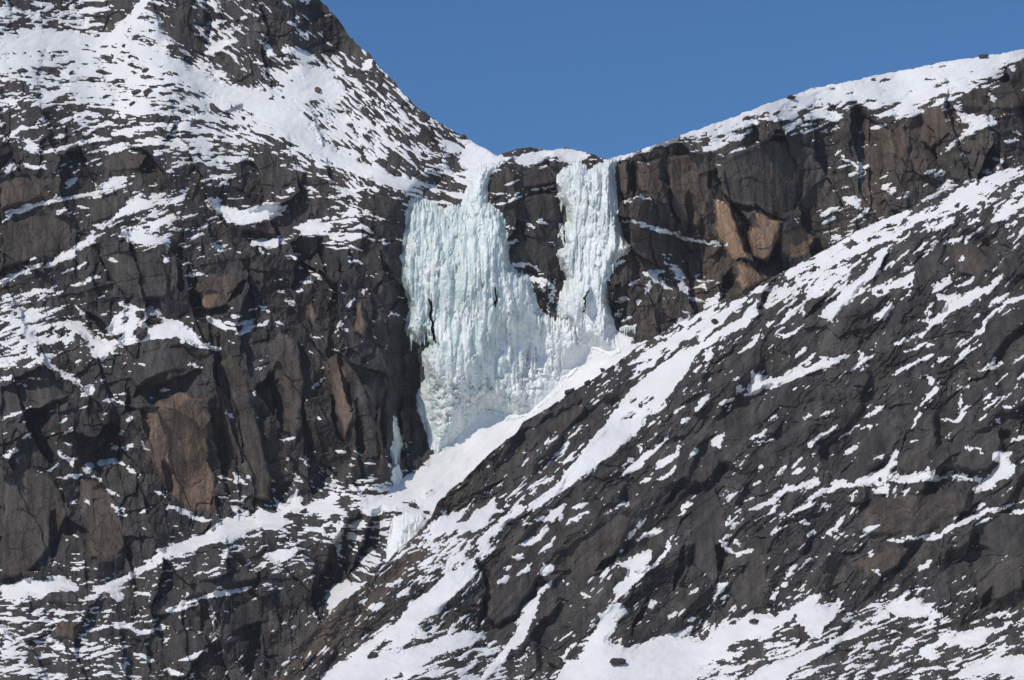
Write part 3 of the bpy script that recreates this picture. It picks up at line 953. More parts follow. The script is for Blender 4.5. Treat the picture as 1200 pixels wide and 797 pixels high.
# slabs: name | label | tilt across (m per px), tilt up | bulge m | tan share | points
SLABS_A = '''
rock_slab|broad brown slab in the left cliff above the snow bench|.03,-.06|3|.27|162,492 186,470 212,455 236,468 246,500 247,540 256,562 251,600 215,600 192,572 176,545 166,520
rock_slab|large smooth dark grey slab below the curved snow ledge|-.05,.12|2.5|0|0,452 35,442 55,446 80,462 88,468 50,480 20,486 0,492
rock_dome|rounded dark rock dome under the big snow patch|.03,.15|4|0|148,442 160,420 185,408 210,402 228,410 238,425 222,432 190,440 160,455
rock_face|||2|0|120,298 150,292 190,294 200,330 196,350 170,352 145,345 125,330
rock_face|||2|.1|224,338 234,322 275,318 280,350 262,362 240,364
buttress|||3.5|.05|250,425 272,415 290,440 305,500 320,560 318,588 296,585 270,520 255,470
buttress|||3.5|.05|310,405 330,388 352,400 358,440 356,500 345,530 330,490 318,440
buttress|||3|.2|378,425 395,412 408,440 415,490 405,520 390,480
rock_slab|weathered grey brown slab at the left edge of the picture|.02,.08|2.5|.08|0,212 30,202 55,210 58,230 30,240 0,246
rock_wall|||2|.05|0,262 40,252 75,252 95,262 80,285 55,300 20,312 0,316
rock_face|||3|.05|0,560 30,545 66,560 84,600 62,640 35,672 0,682
rock_face|||2.5|.1|92,560 120,566 140,590 150,640 132,660 105,655 95,610
rock_block|||2|0|196,692 230,682 268,672 304,668 306,680 262,690 226,700 192,724 160,720
rock_block|||2.5|0|196,746 216,736 242,743 250,755 232,776 206,782 194,770
rock_block|||2.5|0|262,722 296,700 312,698 316,728 290,738 255,750
rock_block|||3|0|52,694 72,686 92,696 96,708 72,708 54,708
rock_block|||3|.1|60,738 72,724 90,722 98,735 86,752 62,750
rock_slab|||2|.35|355,355 366,350 374,372 370,385 360,372
rock_slab|||1.5|.35|233,345 245,340 258,342 250,360 236,362
rock_face|||2|0|62,172 85,160 120,164 100,178 75,182
rock_face|||2|0|20,135 45,122 60,130 40,142
rock_face|||2|.05|116,184 150,176 178,180 170,196 140,204 118,198
rock_face|||2|0|95,232 110,228 150,228 152,240 130,258 112,262 100,248
rock_face|||2|0|300,200 335,195 360,200 358,215 330,220 305,216
buttress|||3|.3|416,360 425,352 432,380 428,400 415,388
buttress|||3|.35|438,480 446,470 450,520 448,560 440,555
'''
SLABS_B = '''
fracture_face|tall orange brown fracture face on the right cliff|.0,.02|6|1|834,230 856,238 866,262 878,302 858,306 841,282
fracture_face|orange triangular rock face under the overhang on the right cliff|.02,.05|8|1|884,246 902,249 920,260 911,287 900,310 881,303 875,272
fracture_face|reddish brown rock face below the dark overhang|.02,.06|7|.9|864,306 880,312 906,324 893,335 868,345 862,328
fracture_face|||2|.55|914,272 938,263 962,278 945,298 920,305 911,293
rock_wall|smooth dark streaked wall high on the right cliff|.0,-.03|2|0|848,182 900,162 930,165 958,176 962,205 945,235 922,254 888,240 862,236 846,215
rock_pillar|||2.5|.12|723,192 739,188 739,226 734,232 725,226
rock_pillar|||2|.1|745,192 775,186 778,238 765,232 747,228
rock_pillar|||2|.1|782,184 812,178 832,180 832,228 818,268 795,262 784,240
rock_face|||2|.12|1036,152 1060,145 1070,170 1062,190 1040,182
rock_face|||2|.1|1080,125 1105,122 1112,150 1092,180 1078,165
rock_face|||2.5|.05|1122,112 1150,100 1200,90 1200,128 1160,130 1130,128
rock_block|||2|.05|576,200 592,196 606,204 604,222 590,232 574,236
rock_block|||2|.05|610,196 640,192 662,198 655,216 630,220 612,222
rock_block|||2|0|590,240 618,230 650,224 654,260 625,266 600,262
rock_block|||2|0|598,290 615,278 640,275 652,300 640,318 610,308
rock_slab|||1.5|.0|622,335 634,338 640,362 630,370 624,352
'''
SLABS_C = '''
rock_slab|||2.5|.02|566,690 580,660 620,618 655,595 680,580 690,600 650,650 625,690 600,725 580,735 568,720
rock_slab|long smooth grey slab in the middle of the right slope|-.03,-.02|2.5|.03|662,660 690,625 725,600 742,600 730,640 705,672 676,690
rock_face|smooth cliff band below the level snow ledge on the right slope|.03,-.08|3|.05|1002,612 1022,584 1060,578 1130,575 1120,605 1095,622 1050,630 1005,626
rock_dome|dark rounded rock dome at the right end of the snow ledge|.0,.1|3.5|0|1118,545 1128,522 1145,505 1165,498 1178,512 1172,535 1160,550 1138,556
rock_slab|||2.5|.0|1140,612 1165,600 1200,596 1215,600 1215,640 1170,650 1145,640
rock_slab|||2|0|1070,310 1100,285 1112,275 1108,295 1090,325 1075,335
rock_slab|||2|0|946,352 972,338 985,336 968,360 952,374
rock_slab|||2|.05|1110,290 1140,280 1160,300 1150,325 1125,322 1112,305
rock_face|||2|0|1000,520 1030,505 1060,500 1048,530 1025,550 1002,560
rock_face|||2.5|.03|1050,548 1062,528 1085,520 1092,540 1082,552 1062,556
rock_face|||2|0|808,590 838,570 852,600 850,650 838,690 812,660
rock_slab|||2|.02|855,690 880,650 905,645 900,680 885,710 862,715
rock_face|||2|.03|1140,670 1165,655 1200,648 1200,690 1170,705 1145,700
rock_slab|||2|.05|640,500 660,482 690,470 686,486 660,510 645,515
rock_slab|||2|0|655,572 680,545 712,508 705,500 690,515 660,555 648,574
rock_slab|||2|.1|1000,660 1040,640 1070,640 1055,665 1020,680
rock_block|||2|0|606,500 625,490 640,480 650,482 632,500 614,506
'''

def parse_slabs(s):
    out = []
    for ln in s.strip().splitlines():
        n, lab, t, b, tn, p = ln.split('|')
        tx, ty = [float(q) for q in t.split(',')] if t else (0.0, 0.0)
        out.append((n, lab, tx, ty, float(b), float(tn), pts(p)))
    return out

# ice: outlines, and rock showing through it
ICE_OUT = [('curtain', pts('480,232 495,231 520,243 530,238 540,240 548,216 545,200 556,193 572,190 590,187 582,196 574,205 571,222 572,236 583,243 592,257 596,285 597,308 606,316 620,322 627,345 632,362 650,372 668,366 690,382 700,405 690,418 672,440 656,458 640,474 622,489 606,493 590,490 568,484 556,500 545,512 530,522 515,530 505,527 500,505 489,480 488,458 498,440 494,415 504,400 498,388 492,402 484,398 474,385 480,360 472,330 470,300 474,270 476,245')),
           ('column', pts('652,205 660,195 672,190 684,190 690,198 697,192 712,185 724,184 720,200 722,222 724,245 726,262 732,278 740,290 735,298 722,302 718,312 714,330 713,352 718,372 724,392 729,413 716,419 702,414 690,408 672,394 668,380 655,372 652,358 657,340 664,325 656,308 652,296 662,285 655,272 658,262 665,258 662,242 655,232 651,218')),
           ('flow', pts('458,608 475,598 492,600 502,606 501,616 490,622 484,632 478,640 470,650 460,662 452,660 453,640 456,622')),
           ('streak', pts('461,488 464,486 466,500 473,512 476,522 470,528 468,545 472,562 462,567 458,560 461,545 457,530 461,515'))]
ICE_HOLES = [(1.7, pts('503,349 506,358 504,368 508,380 507,388 511,399')), (2.4, pts('507,384 509,396')), (1.5, pts('580,335 582,345 580,356')), (1.4, pts('661,262 662,282')), (1.3, pts('690,338 685,350 686,358 683,366')), (1.2, pts('660,452 663,446'))]
# outlines
SKYLINE = pts('-160,-95 -40,-112 80,-118 180,-104 260,-80 320,-45 375,0 400,27 410,45 432,62 445,80 462,95 474,112 490,127 505,137 520,148 532,155 545,160 552,165 575,178 584,183 592,178 605,175 625,173 645,176 662,173 685,178 702,184 712,187 722,183 745,179 762,172 800,158 850,140 900,122 950,104 1000,94 1050,84 1100,74 1150,66 1200,58 1360,22')
EDGE_C = pts('230,905 285,830 315,797 335,772 370,737 400,707 425,688 440,672 470,642 494,620 506,605 512,590 526,576 545,560 580,526 606,506 613,495 628,486 660,466 690,448 705,436 720,428 740,412 752,404 800,375 835,358 870,349 885,338 905,325 940,308 975,288 1010,268 1040,255 1080,238 1110,226 1140,212 1170,202 1200,190 1260,165 1360,128')
WALL = pts('552,150 538,190 505,212 482,232 472,262 466,300 463,350 463,400 465,440 467,480 468,510 466,540 458,565 446,585 440,612 440,640 405,690 380,712 350,760 330,850 320,900')

# ------------------------------------------------------------------ relief builder
PITCHPX = 1.12
def coords(a, b, lo, hi):
    """fine between lo and hi, coarser outside the picture"""
    out = [np.arange(a, lo, 3.2), np.arange(lo, hi, PITCHPX), np.arange(hi, b, 3.2)]
    return np.concatenate(out).astype(np.float32)

def raster_snow(uc, vc, Uw, Vw, text, Sd):
    for ln in text.strip().splitlines():
        k, rest = ln.split(' ', 1)
        P = pts(rest)
        kind = k[0]
        w = float(k[1:]) if len(k) > 1 else 0.0
        ys, xs = window(uc, vc, P, w + 10)
        px, py = Uw[ys, xs], Vw[ys, xs]
        if px.size == 0:
            continue
        if kind == 'P':
            d, _ = seg_dist(px, py, P, True)
            s = np.where(inside(px, py, P), d, -d)
        else:
            d, t = seg_dist(px, py, P)
            s = w * (0.25 + 0.85 * np.sin(np.clip(t, 0.02, 0.98) * math.pi) ** 0.9) * (1.0 + 0.45 * noise(px / 7, py / 7, 57)) - d
        if kind == 'N':
            Sd[ys, xs] = np.minimum(Sd[ys, xs], -s)
        else:
            Sd[ys, xs] = np.maximum(Sd[ys, xs], s)

def build_fields(uc, vc, base, cov_t, snow_txt, darks, slabs, joint, jaspect, seed, mpp, extra=None, cell_amp=1.0, ledge_w=0.4, lam_w=0.3, step1=0.5, covk=0.5, tilt1=0.8, crack=1.0, lam_q=7.0, speck=15, soft=False, small=1.0, bed=12):
    U, V = np.meshgrid(uc, vc)
    H, W = U.shape
    du = np.gradient(uc)[None, :]; dv = np.gradient(vc)[:, None]
    cov, th = idw(U, V, cov_t, 30.0, 2)
    # beds: noise stretched along the trend
    w1 = fbm(U / 46, V / 46, seed + 1, 3); w2 = fbm(U / 46 + 50, V / 46, seed + 2, 3)
    warp = 1.3
    cb, sb = math.cos(R(bed)), math.sin(R(bed))
    pb, qb = U * cb - V * sb, U * sb + V * cb
    _, _, ia = cells(pb / 13 + 0.2 * w1, qb / 5.0, seed + 53); _, _, ib = cells(pb / 6, qb / 2.4, seed + 54)
    al = 6.0 * (_rv[0][ia] - 0.5) + 4.0 * (_rv[1][ib] - 0.5); pe = 2.6 * (_rv[1][ia] - 0.5) + 1.6 * (_rv[2][ib] - 0.5)
    ca, sa = math.cos(R(bed)), math.sin(R(bed))
    ju, jv = al * ca + pe * sa, -al * sa + pe * ca
    Uw = U + ju + warp * fbm(U / 11, V / 11, seed + 51, 3, 0.7); Vw = V + jv + warp * fbm(U / 11 + 31, V / 11, seed + 52, 3, 0.7)
    Sd = np.full((H, W), -9.0, np.float32)
    raster_snow(uc, vc, Uw, Vw, snow_txt, Sd)
    Sraw = Sd
    # broken rock facets, long along the joint direction
    def facets(size, aspect, ang, sd, tilt, step, warp, down=0.0):
        c, s = math.cos(R(ang)), math.sin(R(ang))
        x = (U + warp * w1 * size * 0.2); y = (V + warp * w2 * size * 0.2)
        p = (x * c - y * s) / (size * aspect); q = (x * s + y * c) / size
        return cells(p, q, sd, tilt, step, down)
    h1, e1, i1 = facets(40, jaspect, joint, seed + 11, tilt1, step1, 1.0)
    h2, e2, i2 = facets(17, jaspect * 0.9, joint - 12, seed + 12, 0.6, 0.55, 0.8)
    h3, e3, i3 = facets(7.5, 1.5, joint - 30, seed + 13, 0.7, 0.5, 0.6)
    h4, e4, i4 = facets(22, 2.6, 12, seed + 14, 0.5, 0.6, 1.0)
    big = fbm(U / 120, V / 120, seed + 21, 4)
    f5 = fbm(U / 9, V / 9, seed + 22, 4, 0.6)
    rough = 0.55 + 0.45 * sstep(-0.3, 0.8, fbm(U / 70, V / 70, seed + 23, 3))
    cj, sj = math.cos(R(joint)), math.sin(R(joint))
    pj, qj = U * cj - V * sj, U * sj + V * cj
    lam = fbm(pj / 60 + w1, qj / lam_q + w2 * 1.5, seed + 24, 4, 0.62)
    cm1 = sstep(0.1, 0.9, fbm(U / 50, V / 50, seed + 25, 3)); cm2 = sstep(0.3, 1.1, fbm(U / 30, V / 30, seed + 26, 3))
    if soft:
        h1 = blur(h1, 2)
    rel = (h1 * 40 * 0.31 + small * (h2 * 17 * 0.26 * rough + h4 * 22 * 0.11 * rough + h3 * 7.5 * 0.15 * rough) + 4.0 * big) * mpp / 0.29 * cell_amp
    rel += 0.12 * f5 * rough + lam_w * lam
    if soft:
        jl = np.abs(fbm(pj / 130 + 0.5 * w1, qj / 15 + 1.0 * w2, seed + 29, 3, 0.6))
        jm = sstep(-0.2, 0.7, fbm(pj / 70, qj / 40, seed + 30, 3))
        rel += 1.1 * np.exp(-(jl / 0.07) ** 2) * jm
    rel += crack * (0.8 * np.exp(-e1 / 0.03) * cm1 + 0.4 * np.exp(-e2 / 0.05) * rough * cm2)
    streak = np.clip(0.5 + 0.36 * fbm(pj / 55 + 0.6 * w1, qj / 5.0 + 1.2 * w2, seed + 27, 4, 0.75) + 0.16 * fbm(U / 60, V / 60, seed + 28, 4), 0, 1)
    deep = np.maximum(0.94 * sstep(0.5, 6.0, Sraw), 0.75 * sstep(0.5, 0.95, cov))
    rel = rel * (1 - 0.68 * sstep(0.1, 0.42, cov))
    rel = rel * (1 - deep) + blur(rel, 18) * deep
    # slabs
    slab_id = np.full((H, W), -1, np.int32)
    tan = np.zeros((H, W), np.float32)
    quiet = np.zeros((H, W), np.float32)
    Us, Vs = U + 2.2 * noise(U / 14, V / 14, seed + 31), V + 2.2 * noise(U / 14 + 9, V / 14, seed + 32)
    rels = blur(rel, 9)
    for k, (n, lab, tx, ty, bul, tn, P) in enumerate(slabs):
        ys, xs = window(uc, vc, P, 14)
        px, py = Us[ys, xs], Vs[ys, xs]
        if px.size == 0: continue
        d, _ = seg_dist(px, py, P, True)
        s = np.where(inside(px, py, P), d, -d)
        m = sstep(0.0, 4.0, s)
        cx, cy = P.mean(0)
        plane = (-1.2 if n == 'buttress' else -0.6) * bul * (0.8 + 0.2 * sstep(0, 7, s)) + tx * (px - cx) - ty * (py - cy)
        mean = rels[ys, xs][s > 0].mean() if (s > 0).any() else 0
        fl = 0.97 if n == 'fracture_face' else 0.75
        rel[ys, xs] = rel[ys, xs] * (1 - fl * m) + fl * m * (mean + 0.15 * (rels[ys, xs] - mean)) + plane * m
        rel[ys, xs] += 1.0 * np.exp(-(s / 1.5) ** 2) * cm1[ys, xs]
        quiet[ys, xs] = np.maximum(quiet[ys, xs], m)
        slab_id[ys, xs] = np.where(s > 0, k, slab_id[ys, xs])
        tan[ys, xs] = np.maximum(tan[ys, xs], tn * sstep(-1, 6, s + 3 * f5[ys, xs]))
    for ln in darks.strip().splitlines():
        k, rest = ln.split(' ', 1)
        w, dep = [float(q) for q in k.split(',')]
        P = pts(rest)
        ys, xs = window(uc, vc, P, w * 2 + 8)
        d, t = seg_dist(Us[ys, xs], Vs[ys, xs], P)
        if d.size == 0: continue
        px, py = Us[ys, xs] + 1.2 * f5[ys, xs], Vs[ys, xs]
        sg = np.zeros(px.shape, np.float32); bd = np.full(px.shape, 1e9, np.float32)
        for i in range(len(P) - 1):
            e_ = P[i + 1] - P[i]
            tt = np.clip(((px - P[i][0]) * e_[0] + (py - P[i][1]) * e_[1]) / float(e_ @ e_), 0, 1)
            ddx, ddy = px - P[i][0] - tt * e_[0], py - P[i][1] - tt * e_[1]
            dd = np.hypot(ddx, ddy)
            mm = dd < bd
            bd = np.where(mm, dd, bd); sg = np.where(mm, ddx + 0.8 * ddy, sg)
        taper = 0.35 + 0.65 * np.sin(np.clip(t, 0.03, 0.97) * math.pi) ** 0.7
        wid = w * taper
        # the edge towards the sun is sharp, the far side climbs back out slowly
        prof = np.where(sg < 0, 1 - sstep(wid * 0.25, wid * 0.75, bd), 1 - sstep(wid * 0.2, wid * 3.2, bd))
        rel[ys, xs] += 1.5 * dep * prof * taper
    if extra is not None:
        rel = extra(U, V, rel)
    # snow: on ledges that face up, in the trend of the beds, and in the mapped patches
    ledge = blur(np.gradient(rel, axis=0) / -dv, 1)
    ledge = ledge / (ledge.std() + 1e-6)
    angs = (-40, -20, 0, 20, 40, 60)
    ns = np.zeros((H, W), np.float32); nfine = np.zeros((H, W), np.float32); npoke = np.zeros((H, W), np.float32); wsum = np.zeros((H, W), np.float32)
    for a in angs:
        w = np.clip(1 - np.abs(th - a) / 20.0, 0, 1).astype(np.float32)
        if w.max() <= 0: continue
        c, s = math.cos(R(a)), math.sin(R(a))
        p = U * c - V * s; q = U * s + V * c
        nf = fbm(p / 16, q / 3.2, seed + 44, 4, 0.72)
        nf2 = fbm(p / 8 + 0.4 * w1, q / 3.2 + 0.4 * w2, seed + 48, 4, 0.78)
        n = 0.75 * fbm(p / 42 + w1 * 0.5, q / 9 + w2 * 0.7, seed + 41, 4, 0.72) + 0.65 * fbm(p / 17, q / 2.7, seed + 47, 3, 0.65)
        ns += w * n; nfine += w * nf; npoke += w * nf2; wsum += w * w
    ns = ns / np.sqrt(wsum + 1e-6)
    ns = (ns - ns.mean()) / ns.std()
    cov = cov * (1 - 0.85 * quiet) * (covk + (1 - covk) * sstep(0.15, 0.4, cov))
    Sn = math.sqrt(1 - ledge_w ** 2) * ns + ledge_w * np.clip(ledge, -2, 2) - 0.55 * npoke * sstep(0.3, 0.7, cov) + ppf(cov) * 1.05 - 0.12
    # rocks poking through the drifts near their margins
    poke = 0.25 * fbm(U / 6, V / 4, seed + 55, 3, 0.7) + 0.65 * npoke - 0.2 * np.clip(ledge, -2, 2)
    Sd = Sd + 0.95 * nfine + 0.25
    Sdd = np.where(Sd > 0, Sd / 3.0 - np.maximum(0, poke - 0.42 - np.clip(Sd, 0, 12) * 0.055) * 2.2, Sd / 2.5)
    S = np.maximum(Sn, Sdd)
    c_, s_ = math.cos(R(speck)), math.sin(R(speck))
    pk = fbm((U * c_ - V * s_) / 8, (U * s_ + V * c_) / 1.9, seed + 61, 3, 0.7)
    lo_ = fbm(U / 60, V / 45, seed + 62, 3)
    S = np.maximum(S, (pk - 2.05 + 0.6 * lo_ - 1.5 * quiet + 6.0 * np.minimum(cov, 0.06) - 0.2) * 0.9)
    if extra is not None:
        S = np.where(extra(U, V, None) > 6, -2.0, S)
    S = np.clip(S, -2, 2).astype(np.float32)
    # gentler ground under snow: least-squares integration of the slope
    S01 = sstep(-0.3, 0.7, blur(S, 1))
    G = (S01 - blur(S01, 40)) * 1.25 * mpp
    hp, wp = H + 160, W + 160
    Gp = np.zeros((hp, wp), np.float32); Gp[:H, :W] = G * PITCHPX
    F = np.fft.rfft2(Gp)
    ky = np.fft.fftfreq(hp)[:, None] * 2 * math.pi; kx = np.fft.rfftfreq(wp)[None, :] * 2 * math.pi
    F = F * (1j * ky) / (kx * kx + ky * ky + (1 / 45.0) ** 2)
    st = np.fft.irfft2(F, s=(hp, wp))[:H, :W].astype(np.float32)
    D = base(U, V) + rel + st
    return dict(U=U, V=V, D=D, S=S, tan=tan, slab=slab_id, f5=f5, quiet=quiet, streak=streak, Sraw=Sraw)

def base_from_cot(table, vref, dref, mpp, gu):
    def f(U, V):
        cot, = idw(U, V, table, 60.0, 1)
        cot = blur(cot, 20)
        dv = np.gradient(V[:, 0])[:, None]
        acc = np.cumsum(cot * dv, axis=0)
        i = int(np.argmin(np.abs(V[:, 0] - vref)))
        # metres back for each metre climbed, as seen from below (the view looks up 12 degrees)
        return dref - (acc - acc[i:i + 1]) * mpp * 1.1 + gu(U)
    return f

def curve_v(P, u):
    return np.interp(u, P[:, 0], P[:, 1])

def emit_terrain(F, vtop, keep_below, splits, snow_owner, slabs, back, smooth_rock=False):
    """cut the relief into rock objects, slab parts and snow patches"""
    U, V, D, S = F['U'].copy(), F['V'].copy(), F['D'], F['S']
    H, W = U.shape
    top = vtop(U[0])[None, :]
    above = V < top
    Vc = np.where(above, top, V)
    # smooth snow surface, rock kept under it
    dp = sstep(1.0, 6.0, F['Sraw'])
    Db = blur(D, 2) * (1 - dp) + blur(D, 7) * dp
    a = sstep(0.0, 1.0, S)
    off = 0.32 * np.clip(S, -1.5, 1.0)
    f = 0.06 * fbm(U / 5, V / 5, 301, 3) + dp * (0.30 * fbm((U * 0.8 - V * 0.6) / 26, (U * 0.6 + V * 0.8) / 9, 302, 4) + 0.25 * fbm(U / 16, V / 12, 303, 4))
    Dsn = D + (np.minimum(Db, D + 0.5) - D) * a - off + f * a
    Drk = np.maximum(D, np.where(S > 0.15, Dsn + 0.35, D))
    # depth of the clamped skyline vertices: interpolate from the row below
    Prk = world_pt(U, Vc, Drk)
    Psn = world_pt(U, Vc, Dsn)
    # tip of every skyline column leans back a little
    ids = np.arange(H * W).reshape(H, W)
    q = np.stack([ids[:-1, :-1], ids[1:, :-1], ids[1:, 1:], ids[:-1, 1:]], -1)
    vis = ~(above[1:, :-1] & above[1:, 1:]) & keep_below(U, V)[:-1, :-1]
    Smax = np.maximum(np.maximum(S[:-1, :-1], S[1:, :-1]), np.maximum(S[:-1, 1:], S[1:, 1:]))
    Smin = np.minimum(np.minimum(S[:-1, :-1], S[1:, :-1]), np.minimum(S[:-1, 1:], S[1:, 1:]))
    rock_f = vis & (Smin < 1.2)
    snow_f = vis & (Smax > -0.12)
    tint = np.zeros((H * W, 3), np.float32)
    tint[:, 0] = F['tan'].ravel(); tint[:, 1] = F['heath'].ravel(); tint[:, 2] = F['streak'].ravel()
    uc = 0.25 * (U[:-1, :-1] + U[1:, :-1] + U[:-1, 1:] + U[1:, 1:]); vc = 0.25 * (V[:-1, :-1] + V[1:, :-1] + V[:-1, 1:] + V[1:, 1:])
    owner = splits(uc, vc)
    Pn = grid_normals(Psn).reshape(-1, 3)
    prk, psn = Prk.reshape(-1, 3), Psn.reshape(-1, 3)
    slab = F['slab'][:-1, :-1]
    roots = {}
    for k, (name, label) in enumerate(back['names']):
        m = rock_f & (owner == k) & (slab < 0)
        if not m.any(): continue
        o = mesh_obj(name, prk, q[m], ROCK, None, tint)
        tag(o, label, None, None, 'structure')
        roots[k] = o
    for s, (n, lab, tx, ty, bul, tn, P) in enumerate(slabs):
        m = rock_f & (slab == s)
        if not m.any(): continue
        k = int(np.bincount(owner[m]).argmax())
        o = mesh_obj(n, prk, q[m], ROCK, roots.get(k), tint)
        if lab: o['label'] = lab
    # snow patches
    comp = components((Smax > 0.0) & vis)
    comp_m = np.where(snow_f, comp, -1)
    for k in roots:
        mk = snow_f & (owner == k)
        ids_, cnt = np.unique(comp_m[mk & (comp_m >= 0)], return_counts=True)
        order = np.argsort(-cnt)
        big = [int(ids_[i]) for i in order[:back['patches']] if cnt[i] > 55]
        rest = mk.copy()
        # margins (slightly below the threshold) go with the neighbouring patch
        lab = comp_m.copy()
        for _ in range(2):
            for sh, ax in ((1, 0), (-1, 0), (1, 1), (-1, 1)):
                r = np.roll(lab, sh, ax)
                lab = np.where((lab < 0) & snow_f, r, lab)
        for cid in big:
            m = mk & (lab == cid)
            rest &= ~m
            mesh_obj('snow_patch', psn, q[m], SNOW, roots[k], None, True, Pn)
        if rest.any():
            o = mesh_obj('snow_cover', psn, q[rest], SNOW, roots[k], None, True, Pn)
            o['kind'] = 'stuff'
    # far side of the ridge, so that the crest has a back
    first = np.argmax(~above, axis=0)
    cols = np.arange(W)
    okc = (~above).any(0) & keep_below(U, V)[np.minimum(first, H - 1), cols]
    tip = Prk[np.maximum(first - 1, 0), cols]
    tips = Psn[np.maximum(first - 1, 0), cols]
    tip = np.where((S[np.maximum(first - 1, 0), cols] > 0)[:, None], tips, tip)
    st = cols[::3]
    rows = [tip[st]]
    for dy, dz in back['profile']:
        r = tip[st] + np.array([0, dy, dz]) + np.stack([0 * st, 2.0 * noise(st / 9.0, st * 0 + dy, 71), 1.5 * noise(st / 9.0, st * 0 + dy, 72)], -1)
        rows.append(r)
    rows = np.stack(rows)
    bi = np.arange(rows.shape[0] * rows.shape[1]).reshape(rows.shape[:2])
    bq = np.stack([bi[:-1, :-1], bi[:-1, 1:], bi[1:, 1:], bi[1:, :-1]], -1)
    okq = (okc[st][:-1] & okc[st][1:])[None, :] & np.ones((bq.shape[0], 1), bool)
    ow = back['owner'](U[0][st])[:-1]
    for k in roots:
        m = okq & (ow == k)[None, :]
        if m.any():
            mesh_obj('far_side', rows.reshape(-1, 3), bq[m], SNOW, roots[k])
    return roots, Drk, Dsn

# ------------------------------------------------------------------ far layer: left mountain, head of the gully, right cliff
MPP = 0.285
ua = coords(-150, 1350, -6, 1206)
va = coords(-125, 905, -6, 803)
fa = base_from_cot(COT_A, 600, 925, MPP, lambda U: 0.015 * (240 - U))
fb = base_from_cot(COT_B, 490, 952, MPP, lambda U: -0.05 * np.maximum(U - 760, 0))
def wall_side(U, V):
    """signed distance right of the gully's left wall"""
    ys = WALL[:, 1]
    x = np.interp(V, ys, WALL[:, 0])
    return U - x + 7 * fbm(V / 40, U / 90, 61, 3)
def base_far(U, V):
    s = sstep(-20, 16, wall_side(U, V))
    pillar = 10 * np.exp(-((U - 430) / 55) ** 2 - ((V - 480) / 85) ** 2)
    return (fa(U, V) - pillar) * (1 - s) + (fb(U, V) - 15 * sstep(530, 390, V) * sstep(820, 740, U)) * s
def ice_signed(U, V, holes=True):
    S = np.full(U.shape, -30.0, np.float32)
    for k, P in ICE_OUT:
        d, _ = seg_dist(U, V, P, True)
        S = np.maximum(S, np.where(inside(U, V, P), d, -d))
    for w, P in (ICE_HOLES if holes else ()):
        d, _ = seg_dist(U, V, P)
        S = np.minimum(S, d - w)
    return S
_ice = {}
def ice_bed(U, V, rel):
    if 'S' not in _ice:
        S = np.full(U.shape, -30.0, np.float32)
        ys = slice(*np.searchsorted(V[:, 0], [165, 680])); xs = slice(*np.searchsorted(U[0], [440, 760]))
        S[ys, xs] = ice_signed(U[ys, xs], V[ys, xs])
        _ice['S'] = S
    if rel is None:
        return _ice['S']
    m = sstep(-2, 5, _ice['S'])
    return rel * (1 - m) + m * blur(rel, 12)
slabsA, slabsB, slabsC = parse_slabs(SLABS_A), parse_slabs(SLABS_B), parse_slabs(SLABS_C)
FA = build_fields(ua, va, base_far, COV_A, SNOW_A, DARK_A, slabsA + slabsB, -74, 2.6, 100, MPP, step1=0.75, extra=ice_bed)
FA['heath'] = 0.35 * sstep(0.2, 1.2, fbm(FA['U'] / 30, FA['V'] / 30, 401, 4))
FA['heath'] = np.maximum(FA['heath'], 0.5 * sstep(715, 740, FA['U']) * sstep(-0.9, 0.7, fbm(FA['U'] / 40, FA['V'] / 120, 403, 4)))
FA['tan'] = np.maximum(FA['tan'], 0.22 * sstep(0.7, 1.6, fbm(FA['U'] / 34, FA['V'] / 50, 402, 4)))
jag = lambda u, seed: (1.6 + 1.2 * (u < 545)) * fbm(u / 9, u * 0 + 0.5, seed, 4, 0.65)
sky_v = lambda u: curve_v(SKYLINE, u) + jag(u, 81) + 1.5 * np.minimum(0, noise(u / 5, u * 0, 83)) * (u < 560)
edge_c = lambda u: curve_v(EDGE_C, u) + 1.3 * jag(u, 91)
def split_far(u, v):
    s = wall_side(u, v)
    return np.where(s < -2, 0, np.where((u > 727) & (v < 440), 2, 1))
far_names = [('left_mountain', 'dark rocky mountainside with snow ledges left of the frozen waterfall'),
             ('gully_head', 'rock wall and snow cone behind and below the frozen waterfall'),
             ('right_cliff', 'steep brown rock cliff right of the frozen waterfall under a snowy crest')]
rootsA, DrkA, DsnA = emit_terrain(FA, sky_v, lambda U, V: V < np.minimum(edge_c(U) + 70, 1e9), split_far, None, slabsA + slabsB,
    dict(names=far_names, patches=110, profile=((6, 0.5), (25, 1), (70, -6), (160, -40), (320, -160)), owner=lambda u: np.where(u < 548, 0, np.where(u > 727, 2, 1))))
print('far layer', time.time() - T0)

# ------------------------------------------------------------------ near layer: right slope
uC = coords(225, 1350, 300, 1206)
vC = coords(110, 905, 180, 803)
fc = base_from_cot(COT_C, 412, 935, 0.26, lambda U: -0.19 * np.maximum(U - 740, 0) + 0.02 * np.maximum(740 - U, 0))
FC = build_fields(uC, vC, fc, COV_C, SNOW_C, DARK_C, slabsC, 50, 2.6, 200, 0.26, ledge_w=0.12, lam_w=0.42, step1=0.25, covk=0.55, tilt1=0.85, crack=0.3, lam_q=4.5, cell_amp=0.85, speck=40, soft=True, small=0.8, bed=40)
lowleft = sstep(85, 10, FC['V'] - edge_c(FC['U'])) * sstep(640, 470, FC['U']) * (0.6 + 0.4 * sstep(-0.5, 0.8, fbm(FC['U'] / 25, FC['V'] / 15, 410, 4)))
FC['heath'] = np.clip(0.8 * lowleft + 0.5 * sstep(0.5, 1.3, fbm(FC['U'] / 30, FC['V'] / 24, 411, 4)), 0, 1)
FC['tan'] = np.maximum(FC['tan'], 0.1 * sstep(0.8, 1.7, fbm(FC['U'] / 34, FC['V'] / 34, 412, 4)))
